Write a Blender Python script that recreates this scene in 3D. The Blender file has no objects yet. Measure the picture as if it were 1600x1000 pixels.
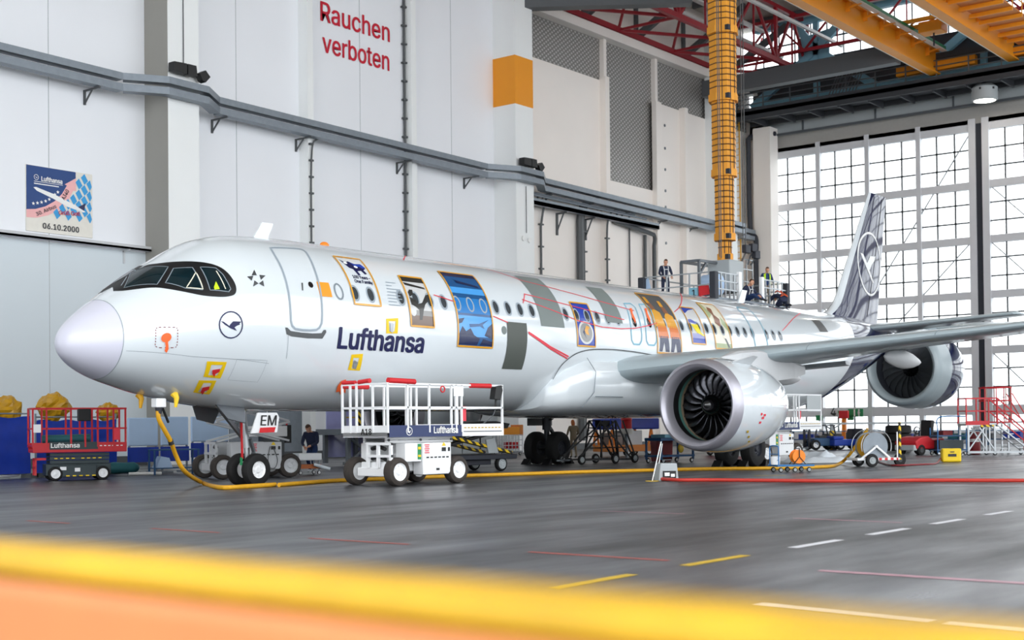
import bpy, bmesh, math, random
import numpy as np
from mathutils import Vector, Matrix, noise
from mathutils.geometry import tessellate_polygon
random.seed(7)
SC = bpy.context.scene
COL = SC.collection
R = math.radians

# ------------------------------------------------------------------ camera
CAM = np.array([-16.2621, -24.6709, 1.3514])
YAW, PITCH, ROLL, FPX, PY = 0.66562, 0.01539, -0.01026, 2120.86, 632.757
_f = np.array([math.cos(YAW)*math.cos(PITCH), math.sin(YAW)*math.cos(PITCH), math.sin(PITCH)])
_r = np.array([math.sin(YAW), -math.cos(YAW), 0.0])
_u = np.cross(_r, _f)
_r, _u = math.cos(ROLL)*_r + math.sin(ROLL)*_u, -math.sin(ROLL)*_r + math.cos(ROLL)*_u
cd = bpy.data.cameras.new('camera')
cam = bpy.data.objects.new('camera', cd)
COL.objects.link(cam)
cam.matrix_world = Matrix(((_r[0], _u[0], -_f[0], CAM[0]), (_r[1], _u[1], -_f[1], CAM[1]), (_r[2], _u[2], -_f[2], CAM[2]), (0, 0, 0, 1)))
cd.sensor_width = 36.0
cd.sensor_fit = 'HORIZONTAL'
cd.lens = FPX / 1600 * 36
cd.shift_y = (PY - 500) / 1600
cd.clip_start, cd.clip_end = 0.05, 1000
cd.dof.use_dof = True
cd.dof.focus_distance = 34.0
cd.dof.aperture_fstop = 1.5
SC.camera = cam

# ------------------------------------------------------------------ daylight and exposure
W = bpy.data.worlds.new('overcast_sky')
SC.world = W
W.use_nodes = True
_b = W.node_tree.nodes['Background']
_b.inputs[0].default_value = (0.93, 0.965, 1.0, 1)
_b.inputs[1].default_value = 1.0
SC.view_settings.view_transform = 'Standard'
SC.view_settings.look = 'None'
SC.view_settings.gamma = 1
SC.view_settings.use_curve_mapping = False
SC.view_settings.exposure = 1.85
SC.cycles.max_bounces = 8
SC.cycles.diffuse_bounces = 4
SC.cycles.glossy_bounces = 3
SC.cycles.transparent_max_bounces = 12
SC.cycles.caustics_reflective = False
SC.cycles.caustics_refractive = False
SC.cycles.sample_clamp_indirect = 6
SC.cycles.use_denoising = True

# ------------------------------------------------------------------ materials
def lin(h):
    h = h.lstrip('#')
    return tuple(((c/12.92) if c <= 0.04045 else ((c+0.055)/1.055)**2.4) for c in (int(h[i:i+2], 16)/255 for i in (0, 2, 4)))
M = {}
def mat(key, hexc, rough=0.5, metal=0.0, coat=0.0, var=0.06, scale=6.0, spec=0.5, emit=0.0):
    m = bpy.data.materials.new(key)
    m.use_nodes = True
    nt = m.node_tree
    b = nt.nodes['Principled BSDF']
    c = lin(hexc)
    tc = nt.nodes.new('ShaderNodeTexCoord'); nz = nt.nodes.new('ShaderNodeTexNoise')
    nz.inputs['Scale'].default_value = scale; nz.inputs['Detail'].default_value = 3
    nt.links.new(tc.outputs['Object'], nz.inputs['Vector'])
    mx = nt.nodes.new('ShaderNodeMix'); mx.data_type = 'RGBA'
    mx.inputs['A'].default_value = (*[x*(1-var) for x in c], 1)
    mx.inputs['B'].default_value = (*[min(1, x*(1+var)) for x in c], 1)
    nt.links.new(nz.outputs['Fac'], mx.inputs['Factor'])
    nt.links.new(mx.outputs['Result'], b.inputs['Base Color'])
    b.inputs['Roughness'].default_value = rough
    b.inputs['Metallic'].default_value = metal
    b.inputs['Coat Weight'].default_value = coat
    b.inputs['Coat Roughness'].default_value = 0.04
    b.inputs['Specular IOR Level'].default_value = spec
    if emit:
        b.inputs['Emission Color'].default_value = (*c, 1)
        b.inputs['Emission Strength'].default_value = emit
    M[key] = m
    return m
mat('white_paint', 'dce3e7', 0.14, coat=1.0, var=0.015, scale=0.8)
mat('radome_paint', 'd4d4e2', 0.3, coat=0.25, var=0.01, scale=0.8)
mat('wing_grey', 'a6b3b8', 0.35, coat=0.25, var=0.03, scale=1.5)
mat('wing_under', '9aa1a6', 0.42, var=0.05, scale=1.5)
mat('navy_paint', '0a1240', 0.07, coat=0.15, var=0.1, scale=1.0, spec=0.32)
mat('navy', '060c48', 0.5, coat=0.03)
mat('nav_board', '12285c', 0.4)
mat('lip_metal', 'b4b2bb', 0.38, metal=0.6, var=0.03)
mat('dark_metal', '33363a', 0.45, metal=0.6)
mat('fan_metal', '4a4b50', 0.25, metal=0.8)
mat('black', '0b0b0d', 0.5)
mat('black_gloss', '08090b', 0.12, coat=0.6)
mat('rubber', '0d0d0e', 0.75, var=0.2, scale=20)
mat('tread', '3a3430', 0.85, var=0.3, scale=14)
mat('cockpit_glass', '0b2026', 0.03, coat=0.15, spec=0.35, var=0.7, scale=2.5)
mat('cabin_pane', '3b4146', 0.12, coat=0.5, var=0.3, scale=9)
mat('seal_grey', '9aa6b0', 0.4)
mat('thin_grey', '7f8a92', 0.5)
mat('silver', '8b9094', 0.25, metal=0.9)
mat('alu', 'a9adb0', 0.35, metal=0.7)
mat('steel', '6c7176', 0.42, metal=0.6)
mat('galv', '828a92', 0.45, metal=0.4, var=0.15, scale=5)
mat('dark_grey', '4d5052', 0.5)
mat('rib_brown', '6b4210', 0.6)
mat('soffit', 'a5a29d', 0.6)
mat('mask_grey', '77807e', 0.55, var=0.05, scale=1.5)
mat('mask_dark', '4f544f', 0.55, var=0.06, scale=1.5)
mat('scuff', '55585a', 0.6)
mat('green_ring', '4f7f75', 0.5)
mat('tan_ring', '8c7a66', 0.6)
mat('orange', 'f2851e', 0.5)
mat('orange_cover', 'ff6a30', 0.6)
mat('crane_orange', 'f09a1a', 0.5, var=0.04, scale=0.6)
mat('mast_yellow', 'e79a18', 0.5, var=0.06, scale=1.0)
mat('yellow', 'f4cf15', 0.5)
mat('tape_yellow', 'f3c90c', 0.45)
mat('hose_yellow', 'd9a016', 0.6, var=0.15, scale=12)
mat('bag_yellow', 'b98a12', 0.35, var=0.25, scale=4)
mat('red', 'c2202a', 0.45)
mat('pad_red', 'd12027', 0.6)
mat('truss_red', '9e1e2a', 0.5)
mat('dark_red', '7c1018', 0.5)
mat('hose_red', 'c0352a', 0.5)
mat('text_red', 'c8102e', 0.6)
mat('tape_red', 'e2394a', 0.5)
mat('blue', '1b3fa8', 0.5)
mat('tarp_blue', '16379f', 0.42, var=0.25, scale=2.5)
mat('pale_blue', 'b4cdea', 0.65, var=0.06, scale=2)
mat('trolley_blue', '1f6aa5', 0.5)
mat('cart_blue', '24507a', 0.5)
mat('steel_blue', '7fb4c8', 0.5)
mat('poster_blue', '0d3d7c', 0.5)
mat('sky_blue', '2f9bd8', 0.5)
mat('pink', 'f2b5b4', 0.5)
mat('cream', 'e6e2d8', 0.6)
mat('white', 'f0f0ee', 0.45)
mat('lift_white', 'eff0f1', 0.38, var=0.03)
mat('lift_grey', 'c3c5c7', 0.42, var=0.04)
mat('lift_dark', '2e3b3f', 0.5)
mat('wall_white', 'eff1f5', 0.55, var=0.03, scale=0.35)
mat('pillar_white', 'f0f2f1', 0.6, var=0.03, scale=0.5)
mat('end_cream', 'f6efe8', 0.6, var=0.03, scale=0.6)
mat('door_frame', 'd9d9dc', 0.5, var=0.04, scale=1)
mat('gap_dark', '2a2d36', 0.6)
mat('header_grey', 'aab0b2', 0.5, var=0.06, scale=0.5)
mat('dark_steel', '3c3e42', 0.55, metal=0.2)
mat('roof_beam', '55585b', 0.5)
mat('lamp_glow', 'fff6e6', 0.4, emit=6.0)
mat('skin', 'd19a7c', 0.6, var=0.05)
mat('hair_brown', '4a2d1d', 0.7)
mat('hair_dark', '2b211b', 0.7)
mat('workwear', '16203c', 0.75, var=0.15, scale=10)
mat('jeans', '1b3560', 0.8, var=0.2, scale=10)
mat('tan_cloth', '8b7c66', 0.8)
mat('hivis', 'c8f018', 0.5)
mat('shoe', 'cfd3d6', 0.6)
mat('boot', '1b1a1a', 0.6)
mat('harness', 'd9dadb', 0.6)
mat('harness_orange', 'd8572c', 0.6)
mat('green', '1c8a52', 0.5)
mat('teal', '1f5f66', 0.6)
mat('sheet', 'dfe6ec', 0.5)
mat('wall_pale', 'd3dce1', 0.55, var=.03, scale=.35)
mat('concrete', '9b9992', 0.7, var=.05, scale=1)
mat('barrier_orange', 'd08048', 0.5, var=.2, scale=3)
mat('barrier_yellow', 'c99c12', 0.5, var=.45, scale=7)
mat('wood', 'b5622c', 0.6)
mat('paper', 'f3f4f6', 0.6)
mat('plank', 'd4813a', 0.6, var=0.1, scale=2)
mat('line_white', 'd6d6da', 0.6, var=0.25, scale=6)
mat('line_yellow', 'c3a22c', 0.6, var=0.25, scale=6)
mat('line_red', 'b5564f', 0.6, var=0.3, scale=6)
mat('line_pink', 'c99aa6', 0.6, var=0.3, scale=6)
for k, h in dict(img_dark='2b2a28', img_grey='8d8c8a', img_pale='cfd0d0', img_brown='6d5648', img_b1='0c4f86', img_b2='1f7bc2', img_b3='4aa0e6', img_b4='0a1c4a', img_gold='e0a02c', img_amber='d8742c', img_skin='8a5c44', img_green='a9b68a', img_cream='e8e4cf', img_yel='f0dc12', img_royal='1c3fa8', img_lilac='9a9ccc').items():
    mat(k, h, 0.28, coat=0.45, var=0.08, scale=5)

def floor_material():
    m = bpy.data.materials.new('hangar_asphalt'); m.use_nodes = True
    nt = m.node_tree; b = nt.nodes['Principled BSDF']; N = nt.nodes.new; L = nt.links.new
    tc = N('ShaderNodeTexCoord'); mp = N('ShaderNodeMapping'); L(tc.outputs['Object'], mp.inputs[0])
    mp.inputs['Rotation'].default_value = (0, 0, R(38)); mp.inputs['Scale'].default_value = (0.10, 0.45, 1)
    a = N('ShaderNodeTexNoise'); a.inputs['Scale'].default_value = 1.6; a.inputs['Detail'].default_value = 8; a.inputs['Roughness'].default_value = 0.62
    L(mp.outputs[0], a.inputs['Vector'])
    c = N('ShaderNodeTexNoise'); c.inputs['Scale'].default_value = 45; c.inputs['Detail'].default_value = 4
    L(tc.outputs['Object'], c.inputs['Vector'])
    cr = N('ShaderNodeValToRGB'); L(a.outputs['Fac'], cr.inputs[0])
    cr.color_ramp.elements[0].position = 0.36; cr.color_ramp.elements[0].color = (*lin('303134'), 1)
    cr.color_ramp.elements[1].position = 0.66; cr.color_ramp.elements[1].color = (*lin('57585c'), 1)
    mx = N('ShaderNodeMix'); mx.data_type = 'RGBA'; mx.blend_type = 'OVERLAY'; mx.inputs['Factor'].default_value = 0.5
    L(cr.outputs[0], mx.inputs['A']); L(c.outputs['Fac'], mx.inputs['B']); L(mx.outputs['Result'], b.inputs['Base Color'])
    rr = N('ShaderNodeMapRange'); L(a.outputs['Fac'], rr.inputs[0]); rr.inputs['From Min'].default_value = .3; rr.inputs['From Max'].default_value = .7
    rr.inputs['To Min'].default_value = 0.46; rr.inputs['To Max'].default_value = 0.27; L(rr.outputs[0], b.inputs['Roughness'])
    bp = N('ShaderNodeBump'); bp.inputs['Strength'].default_value = 0.12; bp.inputs['Distance'].default_value = 0.01
    L(c.outputs['Fac'], bp.inputs['Height']); L(bp.outputs[0], b.inputs['Normal'])
    M['floor'] = m
def stripe_material(key, ca, cb, axis, freq, rough=0.5, bump=0.0, profile='SIN', metal=0.0):
    m = bpy.data.materials.new(key); m.use_nodes = True
    nt = m.node_tree; b = nt.nodes['Principled BSDF']; N = nt.nodes.new; L = nt.links.new
    tc = N('ShaderNodeTexCoord'); w = N('ShaderNodeTexWave'); w.wave_type = 'BANDS'; w.bands_direction = axis; w.wave_profile = profile
    w.inputs['Scale'].default_value = freq; L(tc.outputs['Object'], w.inputs['Vector'])
    cr = N('ShaderNodeValToRGB'); L(w.outputs['Fac'], cr.inputs[0])
    cr.color_ramp.elements[0].position = 0.45; cr.color_ramp.elements[0].color = (*lin(ca), 1)
    cr.color_ramp.elements[1].position = 0.55; cr.color_ramp.elements[1].color = (*lin(cb), 1)
    L(cr.outputs[0], b.inputs['Base Color']); b.inputs['Roughness'].default_value = rough; b.inputs['Metallic'].default_value = metal
    if bump:
        bp = N('ShaderNodeBump'); bp.inputs['Distance'].default_value = bump; L(w.outputs['Fac'], bp.inputs['Height']); L(bp.outputs[0], b.inputs['Normal'])
    M[key] = m
floor_material()
stripe_material('hazard', '1a1a1a', 'f0c818', 'DIAGONAL', 2.6)
stripe_material('barber', 'e8e6e4', 'd0262c', 'X', 1.6)
stripe_material('corrugated', 'a8a196', 'd6cfc4', 'X', 2.2, 0.5, 0.04)
def mesh_screen():
    m = bpy.data.materials.new('perforated_screen'); m.use_nodes = True
    nt = m.node_tree; b = nt.nodes['Principled BSDF']; N = nt.nodes.new; L = nt.links.new
    tc = N('ShaderNodeTexCoord'); outs = []
    for rot in (35, -35):
        mp = N('ShaderNodeMapping'); mp.inputs['Rotation'].default_value = (0, R(rot), 0); L(tc.outputs['Object'], mp.inputs[0])
        w = N('ShaderNodeTexWave'); w.bands_direction = 'Z'; w.inputs['Scale'].default_value = 1.5; L(mp.outputs[0], w.inputs['Vector']); outs.append(w)
    mu = N('ShaderNodeMath'); mu.operation = 'MULTIPLY'; L(outs[0].outputs['Fac'], mu.inputs[0]); L(outs[1].outputs['Fac'], mu.inputs[1])
    cr = N('ShaderNodeValToRGB'); L(mu.outputs[0], cr.inputs[0])
    cr.color_ramp.elements[0].position = .15; cr.color_ramp.elements[0].color = (*lin('85827f'), 1)
    cr.color_ramp.elements[1].position = .6; cr.color_ramp.elements[1].color = (*lin('c4c2bf'), 1)
    L(cr.outputs[0], b.inputs['Base Color']); b.inputs['Roughness'].default_value = .5; b.inputs['Metallic'].default_value = .2
    M['screen'] = m
mesh_screen()
def glass_material():
    m = bpy.data.materials.new('window_glass'); m.use_nodes = True
    nt = m.node_tree; N = nt.nodes.new; L = nt.links.new
    nt.nodes.remove(nt.nodes['Principled BSDF'])
    t = N('ShaderNodeBsdfTransparent'); t.inputs[0].default_value = (.96, .98, .98, 1)
    g = N('ShaderNodeBsdfGlossy'); g.inputs['Roughness'].default_value = 0.02
    fr = N('ShaderNodeFresnel'); fr.inputs[0].default_value = 1.3
    mx = N('ShaderNodeMixShader'); L(fr.outputs[0], mx.inputs[0]); L(t.outputs[0], mx.inputs[1]); L(g.outputs[0], mx.inputs[2])
    L(mx.outputs[0], nt.nodes['Material Output'].inputs[0])
    M['glass'] = m
glass_material()

# ------------------------------------------------------------------ helpers
def tag(o, label=None, cat=None, group=None, kind=None):
    if label: o['label'] = label
    if cat: o['category'] = cat
    if group: o['group'] = group
    if kind: o['kind'] = kind
    return o
def thing(name, label, cat, loc=(0, 0, 0), rz=0.0, group=None):
    o = bpy.data.objects.new(name, None); COL.objects.link(o)
    o.empty_display_size = 0.2
    o.location = loc; o.rotation_euler = (0, 0, rz)
    return tag(o, label, cat, group)
def kids(o): return [c for c in bpy.data.objects if c.parent == o]
def copy_tree(o, loc=None, rz=None, label=None, skip=(), parent=None):
    c = o.copy(); COL.objects.link(c)
    if parent: c.parent = parent
    if loc is not None: c.location = loc
    if rz is not None: c.rotation_euler = (0, 0, rz)
    if label: c['label'] = label
    for ch in kids(o):
        if ch.name.split('.')[0] in skip: continue
        copy_tree(ch, parent=c)
    return c
class MB:
    def __init__(s): s.v = []; s.f = []; s.m = []; s.cur = 0
    def add(s, vs, fs):
        b = len(s.v); s.v += [tuple(map(float, p)) for p in vs]
        s.f += [[b+i for i in f] for f in fs]; s.m += [s.cur]*len(fs); return s
    def box(s, c, d, rz=0.0):
        x, y, z = (t/2 for t in d); ca, sa = math.cos(rz), math.sin(rz)
        vs = [(c[0]+ca*i*x-sa*j*y, c[1]+sa*i*x+ca*j*y, c[2]+k*z) for k in (-1, 1) for j in (-1, 1) for i in (-1, 1)]
        return s.add(vs, [(0, 2, 3, 1), (4, 5, 7, 6), (0, 1, 5, 4), (2, 6, 7, 3), (0, 4, 6, 2), (1, 3, 7, 5)])
    def bb(s, a, b):
        return s.box([(p+q)/2 for p, q in zip(a, b)], [abs(q-p) for p, q in zip(a, b)])
    def bar(s, p, q, w, h=None, up=(0, 0, 1)):
        p, q = Vector(p), Vector(q); h = h or w; d = (q-p).normalized(); up = Vector(up)
        if abs(d.dot(up)) > .98: up = Vector((1, 0, 0))
        sx = d.cross(up).normalized()*w/2; sy = sx.cross(d).normalized()*h/2
        vs = [e+i*sx+j*sy for e in (p, q) for i, j in ((-1, -1), (1, -1), (1, 1), (-1, 1))]
        return s.add(vs, [(0, 1, 2, 3), (7, 6, 5, 4), (0, 4, 5, 1), (1, 5, 6, 2), (2, 6, 7, 3), (3, 7, 4, 0)])
    def tube(s, pts, r, n=8, caps=True, closed=False):
        pts = [Vector(p) for p in pts]; k = len(pts); rings = []
        rr = r if isinstance(r, (list, tuple)) else [r]*k
        prev = None
        for i, p in enumerate(pts):
            a = pts[(i-1) % k] if (closed or i > 0) else p
            b = pts[(i+1) % k] if (closed or i < k-1) else p
            d = (b-a).normalized()
            if prev is None:
                up = Vector((0, 0, 1)) if abs(d.z) < .9 else Vector((1, 0, 0)); x = d.cross(up).normalized()
            else:
                x = (prev - d*prev.dot(d)).normalized()
            prev = x; y = d.cross(x)
            rings.append([p + rr[i]*(math.cos(t)*x + math.sin(t)*y) for t in (2*math.pi*j/n for j in range(n))])
        vs = [v for ring in rings for v in ring]; fs = []
        for i in range(k if closed else k-1):
            a, b = i*n, ((i+1) % k)*n
            fs += [(a+j, a+(j+1) % n, b+(j+1) % n, b+j) for j in range(n)]
        if caps and not closed: fs += [tuple(range(n))[::-1], tuple((k-1)*n+j for j in range(n))]
        return s.add(vs, fs)
    def lathe(s, prof, o=(0, 0, 0), axis='x', n=32, closed=False):
        # prof: (t along axis, radius)
        vs = []; fs = []
        for t, r in prof:
            for j in range(n):
                a = 2*math.pi*j/n; c, q = r*math.cos(a), r*math.sin(a)
                p = {'x': (t, c, q), 'y': (q, t, c), 'z': (c, q, t)}[axis]
                vs.append((o[0]+p[0], o[1]+p[1], o[2]+p[2]))
        k = len(prof)
        for i in range(k if closed else k-1):
            a, b = i*n, ((i+1) % k)*n
            fs += [(a+j, b+j, b+(j+1) % n, a+(j+1) % n) for j in range(n)]
        return s.add(vs, fs)
    def disc(s, c, r, axis='x', n=24):
        vs = []
        for j in range(n):
            a = 2*math.pi*j/n; p = {'x': (0, math.cos(a), math.sin(a)), 'y': (math.sin(a), 0, math.cos(a)), 'z': (math.cos(a), math.sin(a), 0)}[axis]
            vs.append([c[i]+r*p[i] for i in range(3)])
        return s.add(vs, [tuple(range(n))])
    def prism(s, poly, y0, y1, axis='y'):
        # poly in the plane normal to axis; extruded from y0 to y1
        def P(a, b, t): return {'y': (a, t, b), 'x': (t, a, b), 'z': (a, b, t)}[axis]
        n = len(poly); vs = [P(a, b, y0) for a, b in poly]+[P(a, b, y1) for a, b in poly]
        fs = [tuple(range(n)), tuple(range(2*n-1, n-1, -1))]+[(i, n+i, n+(i+1) % n, (i+1) % n) for i in range(n)]
        return s.add(vs, fs)
    def ball(s, c, r, n=12, k=8):
        rx, ry, rz = r if isinstance(r, (tuple, list)) else (r, r, r); vs = []; fs = []
        for i in range(k+1):
            e = -math.pi/2+math.pi*i/k
            for j in range(n):
                a = 2*math.pi*j/n; vs.append((c[0]+rx*math.cos(e)*math.cos(a), c[1]+ry*math.cos(e)*math.sin(a), c[2]+rz*math.sin(e)))
        for i in range(k): fs += [(i*n+j, i*n+(j+1) % n, (i+1)*n+(j+1) % n, (i+1)*n+j) for j in range(n)]
        return s.add(vs, fs)
    def rib(s, rings, caps=True, smooth=True):
        n = len(rings[0]); vs = [p for r in rings for p in r]; fs = []
        for i in range(len(rings)-1): fs += [(i*n+j, i*n+(j+1) % n, (i+1)*n+(j+1) % n, (i+1)*n+j) for j in range(n)]
        if caps: fs += [tuple(range(n))[::-1], tuple((len(rings)-1)*n+j for j in range(n))]
        return s.add(vs, fs)
    def build(s, name, ms, parent=None, smooth=False, bevel=0.0, label=None, fix=True):
        me = bpy.data.meshes.new(name); me.from_pydata(s.v, [], s.f)
        for k in (ms if isinstance(ms, (list, tuple)) else [ms]): me.materials.append(M[k])
        if len(me.materials) > 1:
            for p, i in zip(me.polygons, s.m): p.material_index = i
        if fix:
            bm = bmesh.new(); bm.from_mesh(me); bmesh.ops.remove_doubles(bm, verts=bm.verts, dist=1e-5); bmesh.ops.recalc_face_normals(bm, faces=bm.faces); bm.to_mesh(me); bm.free()
        if smooth:
            for p in me.polygons: p.use_smooth = True
            me.set_sharp_from_angle(angle=R(40))
        o = bpy.data.objects.new(name, me); COL.objects.link(o)
        if parent: o.parent = parent
        if bevel:
            b = o.modifiers.new('edge', 'BEVEL'); b.width = bevel; b.segments = 2; b.limit_method = 'ANGLE'
        if label: o['label'] = label
        return o
def smoothpath(pts, per=6):
    P = [Vector(p) for p in pts]; out = []
    for i in range(len(P)-1):
        a, b, c, d = P[max(i-1, 0)], P[i], P[i+1], P[min(i+2, len(P)-1)]
        for k in range(per):
            t = k/per; out.append(.5*((2*b)+(c-a)*t+(2*a-5*b+4*c-d)*t*t+(3*b-a-3*c+d)*t**3))
    out.append(P[-1]); return out
# photo pixel -> point on a real plane of the place
def ray(u, v): return _f+_r*(u-800)/FPX-_u*(v-PY)/FPX
def on(ax, val, u, v):
    d = ray(u, v); i = 'xyz'.index(ax); return CAM+d*((val-CAM[i])/d[i])
def flo(u, v, z=0.0): return tuple(on('z', z, u, v))

# text outlines, made once: (verts, faces), cap height 1
TXT = {}; CAPH = 0.70; CAP = 0.70
try:   # the sans-serif that ships with Blender itself
    import os
    FONT = bpy.data.fonts.load(os.path.join(bpy.utils.resource_path('LOCAL'), 'datafiles', 'fonts', 'Inter.woff2'))
except Exception:
    FONT = None
def make_text(s, bold=0.0, space=1.0):
    cu = bpy.data.curves.new('lettering', 'FONT'); cu.body = s; cu.size = 1
    if FONT: cu.font = FONT
    cu.size = 1; cu.resolution_u = 3; cu.space_character = space
    ob = bpy.data.objects.new('lettering', cu); COL.objects.link(ob)
    me = bpy.data.meshes.new_from_object(ob.evaluated_get(bpy.context.evaluated_depsgraph_get()))
    v = np.array([(x.co[0], x.co[1], 0) for x in me.vertices]); f = [list(p.vertices) for p in me.polygons]
    bpy.data.objects.remove(ob); bpy.data.curves.remove(cu); bpy.data.meshes.remove(me)
    v[:, 0] -= v[:, 0].min(); v[:, :2] *= CAPH/CAP
    if bold:   # heavier strokes: the same outline laid a few times, a little apart
        k = len(v); sh = [(0, 0), (bold, 0), (-bold, 0), (0, bold*.6), (0, -bold*.6), (bold*.7, bold*.5), (-bold*.7, -bold*.5), (bold*.7, -bold*.5), (-bold*.7, bold*.5)]
        f = [[i+n*k for i in q] for n in range(len(sh)) for q in f]; v = np.concatenate([v+np.array((*d, n)) for n, d in enumerate(sh)])
    TXT[s] = (v, f)
make_text('H'); CAP = TXT['H'][0][:, 1].max()
for s, b, sp in (('Lufthansa', .036, .99), ('Rauchen', .018, 1), ('verboten', .018, 1), ('EM', .01, 1), ('A18', .01, 1), ('4', .012, 1), ('1', .02, 1), ('06.10.2000', .03, 1.05), ('30. Airbus', .012, 1), ('A340', .012, 1), ('Grüß Gott', .014, .95), ('100 Years –', .006, 1), ('One Family', .006, 1), ('N.584', .0, 1)):
    make_text(s, b, sp)
def text_flat(mb, s, o, ux, uy, height=None, width=None):
    """lettering laid on a plane: o = left end of the baseline, ux / uy = unit vectors"""
    v, f = TXT[s]; sy = (height/CAPH) if height else None; sx = (width/v[:, 0].max()) if width else sy
    sy = sy or sx
    o, ux, uy = Vector(o), Vector(ux), Vector(uy)
    nn = ux.cross(uy).normalized()
    mb.add([o+ux*(a*sx)+uy*(b*sy)+nn*(c*.0012) for a, b, c in v], f)
# ================================================================== the hall
def struct(mb, name, ms, parent=None, **k):
    o = mb.build(name, ms, parent, **k); o['kind'] = 'structure'; return o
YW, XE, ZR = 18.9, 66.0, 28.0
struct(MB().bb((-26, -60, -.3), (XE+.4, 19.3, 0)), 'floor', 'floor')
struct(MB().bb((XE+.4, -150, -.35), (260, 120, -.05)), 'ground_outside', 'header_grey')
# long wall with pillars
struct(MB().bb((-26, YW, 0), (39.0, 19.4, ZR)), 'wall_left', 'wall_white')
far = MB()
far.bb((39.0, YW, 0), (XE, 19.15, 15.43))
far.bb((39.0, YW, 15.43), (47.9, 19.15, 21.04))
far.bb((53.5, YW, 15.43), (XE, 19.15, 20.84))
struct(far, 'wall_left.001', 'end_cream')
struct(MB().bb((39.0, 19.16, 15.3), (XE, 19.4, 23.5)), 'wall_left.002', 'screen')
struct(MB().bb((39.0, 19.6, 23.4), (XE, 19.9, ZR)), 'wall_left.003', 'end_cream')
struct(MB().bb((39.4, 18.55, 23.48), (XE, 19.6, 24.0)), 'trim_1', 'end_cream')
for k, x in enumerate((48.0, 53.5)):
    struct(MB().bb((x, 18.85, 15.5 if k else 20), (x+.28, 19.15, 23.48)), 'trim_2', 'end_cream')
for x0, dep, w, top in ((24.41, .55, .35, ZR), (31.2, .45, .35, ZR), (47.6, .42, .4, 21.2), (53.15, .32, .6, 20.8), (56.3, .45, .35, 20.95)):
    struct(MB().bb((x0, YW-dep, 0), (x0+w, YW, top)), 'wall_rib', 'pillar_white' if x0 < 40 else 'end_cream')
for x0 in (-5.2, 16.33, 37.93, 59.5):
    struct(MB().bb((x0, 17.47, 0), (x0+1.48, YW, ZR)), 'pillar', 'pillar_white')
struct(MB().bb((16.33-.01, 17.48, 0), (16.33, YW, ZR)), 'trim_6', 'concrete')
struct(MB().bb((37.93-.012, 17.46, 17.72), (37.93+1.492, YW, 20.2)), 'trim_3', 'crane_orange')
holes = MB()
for z in (19.6, 18.2, 16.9, 15.6, 14.6, 12.4, 11.0, 10.6): holes.lathe([(0, .09), (-.03, .09)], (54.6, YW, z), 'y', 12).disc((54.6, YW-.031, z), .09, 'y', 12)
struct(holes, 'trim_4', 'steel')
struct(MB().bb((-26, YW-.006, .35), (16.33, YW, 8.2)), 'trim_7', 'wall_pale')
sm = MB()
for x in (-1.5, 5.2, 12.1, 20.9, 28.2, 34.6): sm.bb((x-.012, YW-.009, .35), (x+.012, YW, ZR))
for z in (4.6,): sm.bb((-26, YW-.003, z), (37, YW, z+.012))
struct(sm, 'trim_5', 'header_grey')
base = MB().bb((-26, YW-.06, 0), (16.3, YW, .35)).bb((17.9, YW-.06, 0), (37.9, YW, .35)).bb((39.5, YW-.06, 0), (59.4, YW, .35))
struct(base, 'baseboard_left', 'dark_grey')
# a recessed grey gate and pale cabinets low on the long wall
low = MB()
for x in (18.3, 20.4, 22.5): low.bb((x, YW-.05, 0), (x+2, YW, 3.6))
struct(low, 'door_2', 'galv')
low = MB()
for x in (32.1, 33.6, 35.1, 36.4): low.bb((x, YW-.12, 0), (x+1.42, YW, 3.2))
struct(low, 'door_3', 'header_grey')

# roof deck, purlins and the red bracing
roof = MB().bb((-26, -38, ZR), (XE+.5, 19.9, ZR+.3))
struct(roof, 'ceiling', 'corrugated')
for i, x in enumerate(range(-20, 66, 6)):
    struct(MB().bb((x-.1, -38, ZR-.45), (x+.1, 18.8, ZR)), 'ceiling_beam', 'roof_beam')
def truss_along_y(x, y0, y1, zb, zt, m, w=.22, step=4.0, name='roof_truss'):
    b = MB(); n = max(2, round((y1-y0)/step)); ys = [y0+(y1-y0)*i/n for i in range(n+1)]
    b.bar((x, y0, zb), (x, y1, zb), w, w); b.bar((x, y0, zt), (x, y1, zt), w, w)
    for i in range(n):
        ym = (ys[i]+ys[i+1])/2
        b.bar((x, ys[i], zb), (x, ym, zt), w*.6); b.bar((x, ym, zt), (x, ys[i+1], zb), w*.6); b.bar((x, ym, zt), (x, ym, zb), w*.4)
    return struct(b, name, m)
for x in (63.5,): truss_along_y(x, -36, 18.4, 24.3 if x < 60 else 25.2, 27.5, 'truss_red', .2, 4.5)
br = MB()
for y in (18.62, 14.6, -9, -18): br.bar((20, y, 24.2), (65.5, y, 24.2), .28, .3)
br.bar((36, 14.6, 27.6), (65.5, 14.6, 27.6), .24)
xs = [43.4, 49.25, 55.2, 61.0, 65.5]
for i in range(len(xs)-1):
    a, c = xs[i], xs[i+1]
    br.bar((a, 18.62, 24.2), (c, 14.6, 24.2), .16); br.bar((c, 18.62, 24.2), (c, 14.6, 24.2), .14); br.bar((c, 18.62, 24.3), (c+1.4, 18.62, 27.6), .12)
    br.bar((c, 14.6, 24.2), (c, 14.6, 27.6), .2); br.bar((a, 14.6, 24.2), ((a+c)/2, 14.6, 27.6), .15); br.bar(((a+c)/2, 14.6, 27.6), (c, 14.6, 24.2), .15); br.bar(((a+c)/2, 14.6, 27.6), ((a+c)/2, 14.6, 24.2), .1)
struct(br, 'roof_bracing', 'truss_red')
hg = MB()
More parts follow.
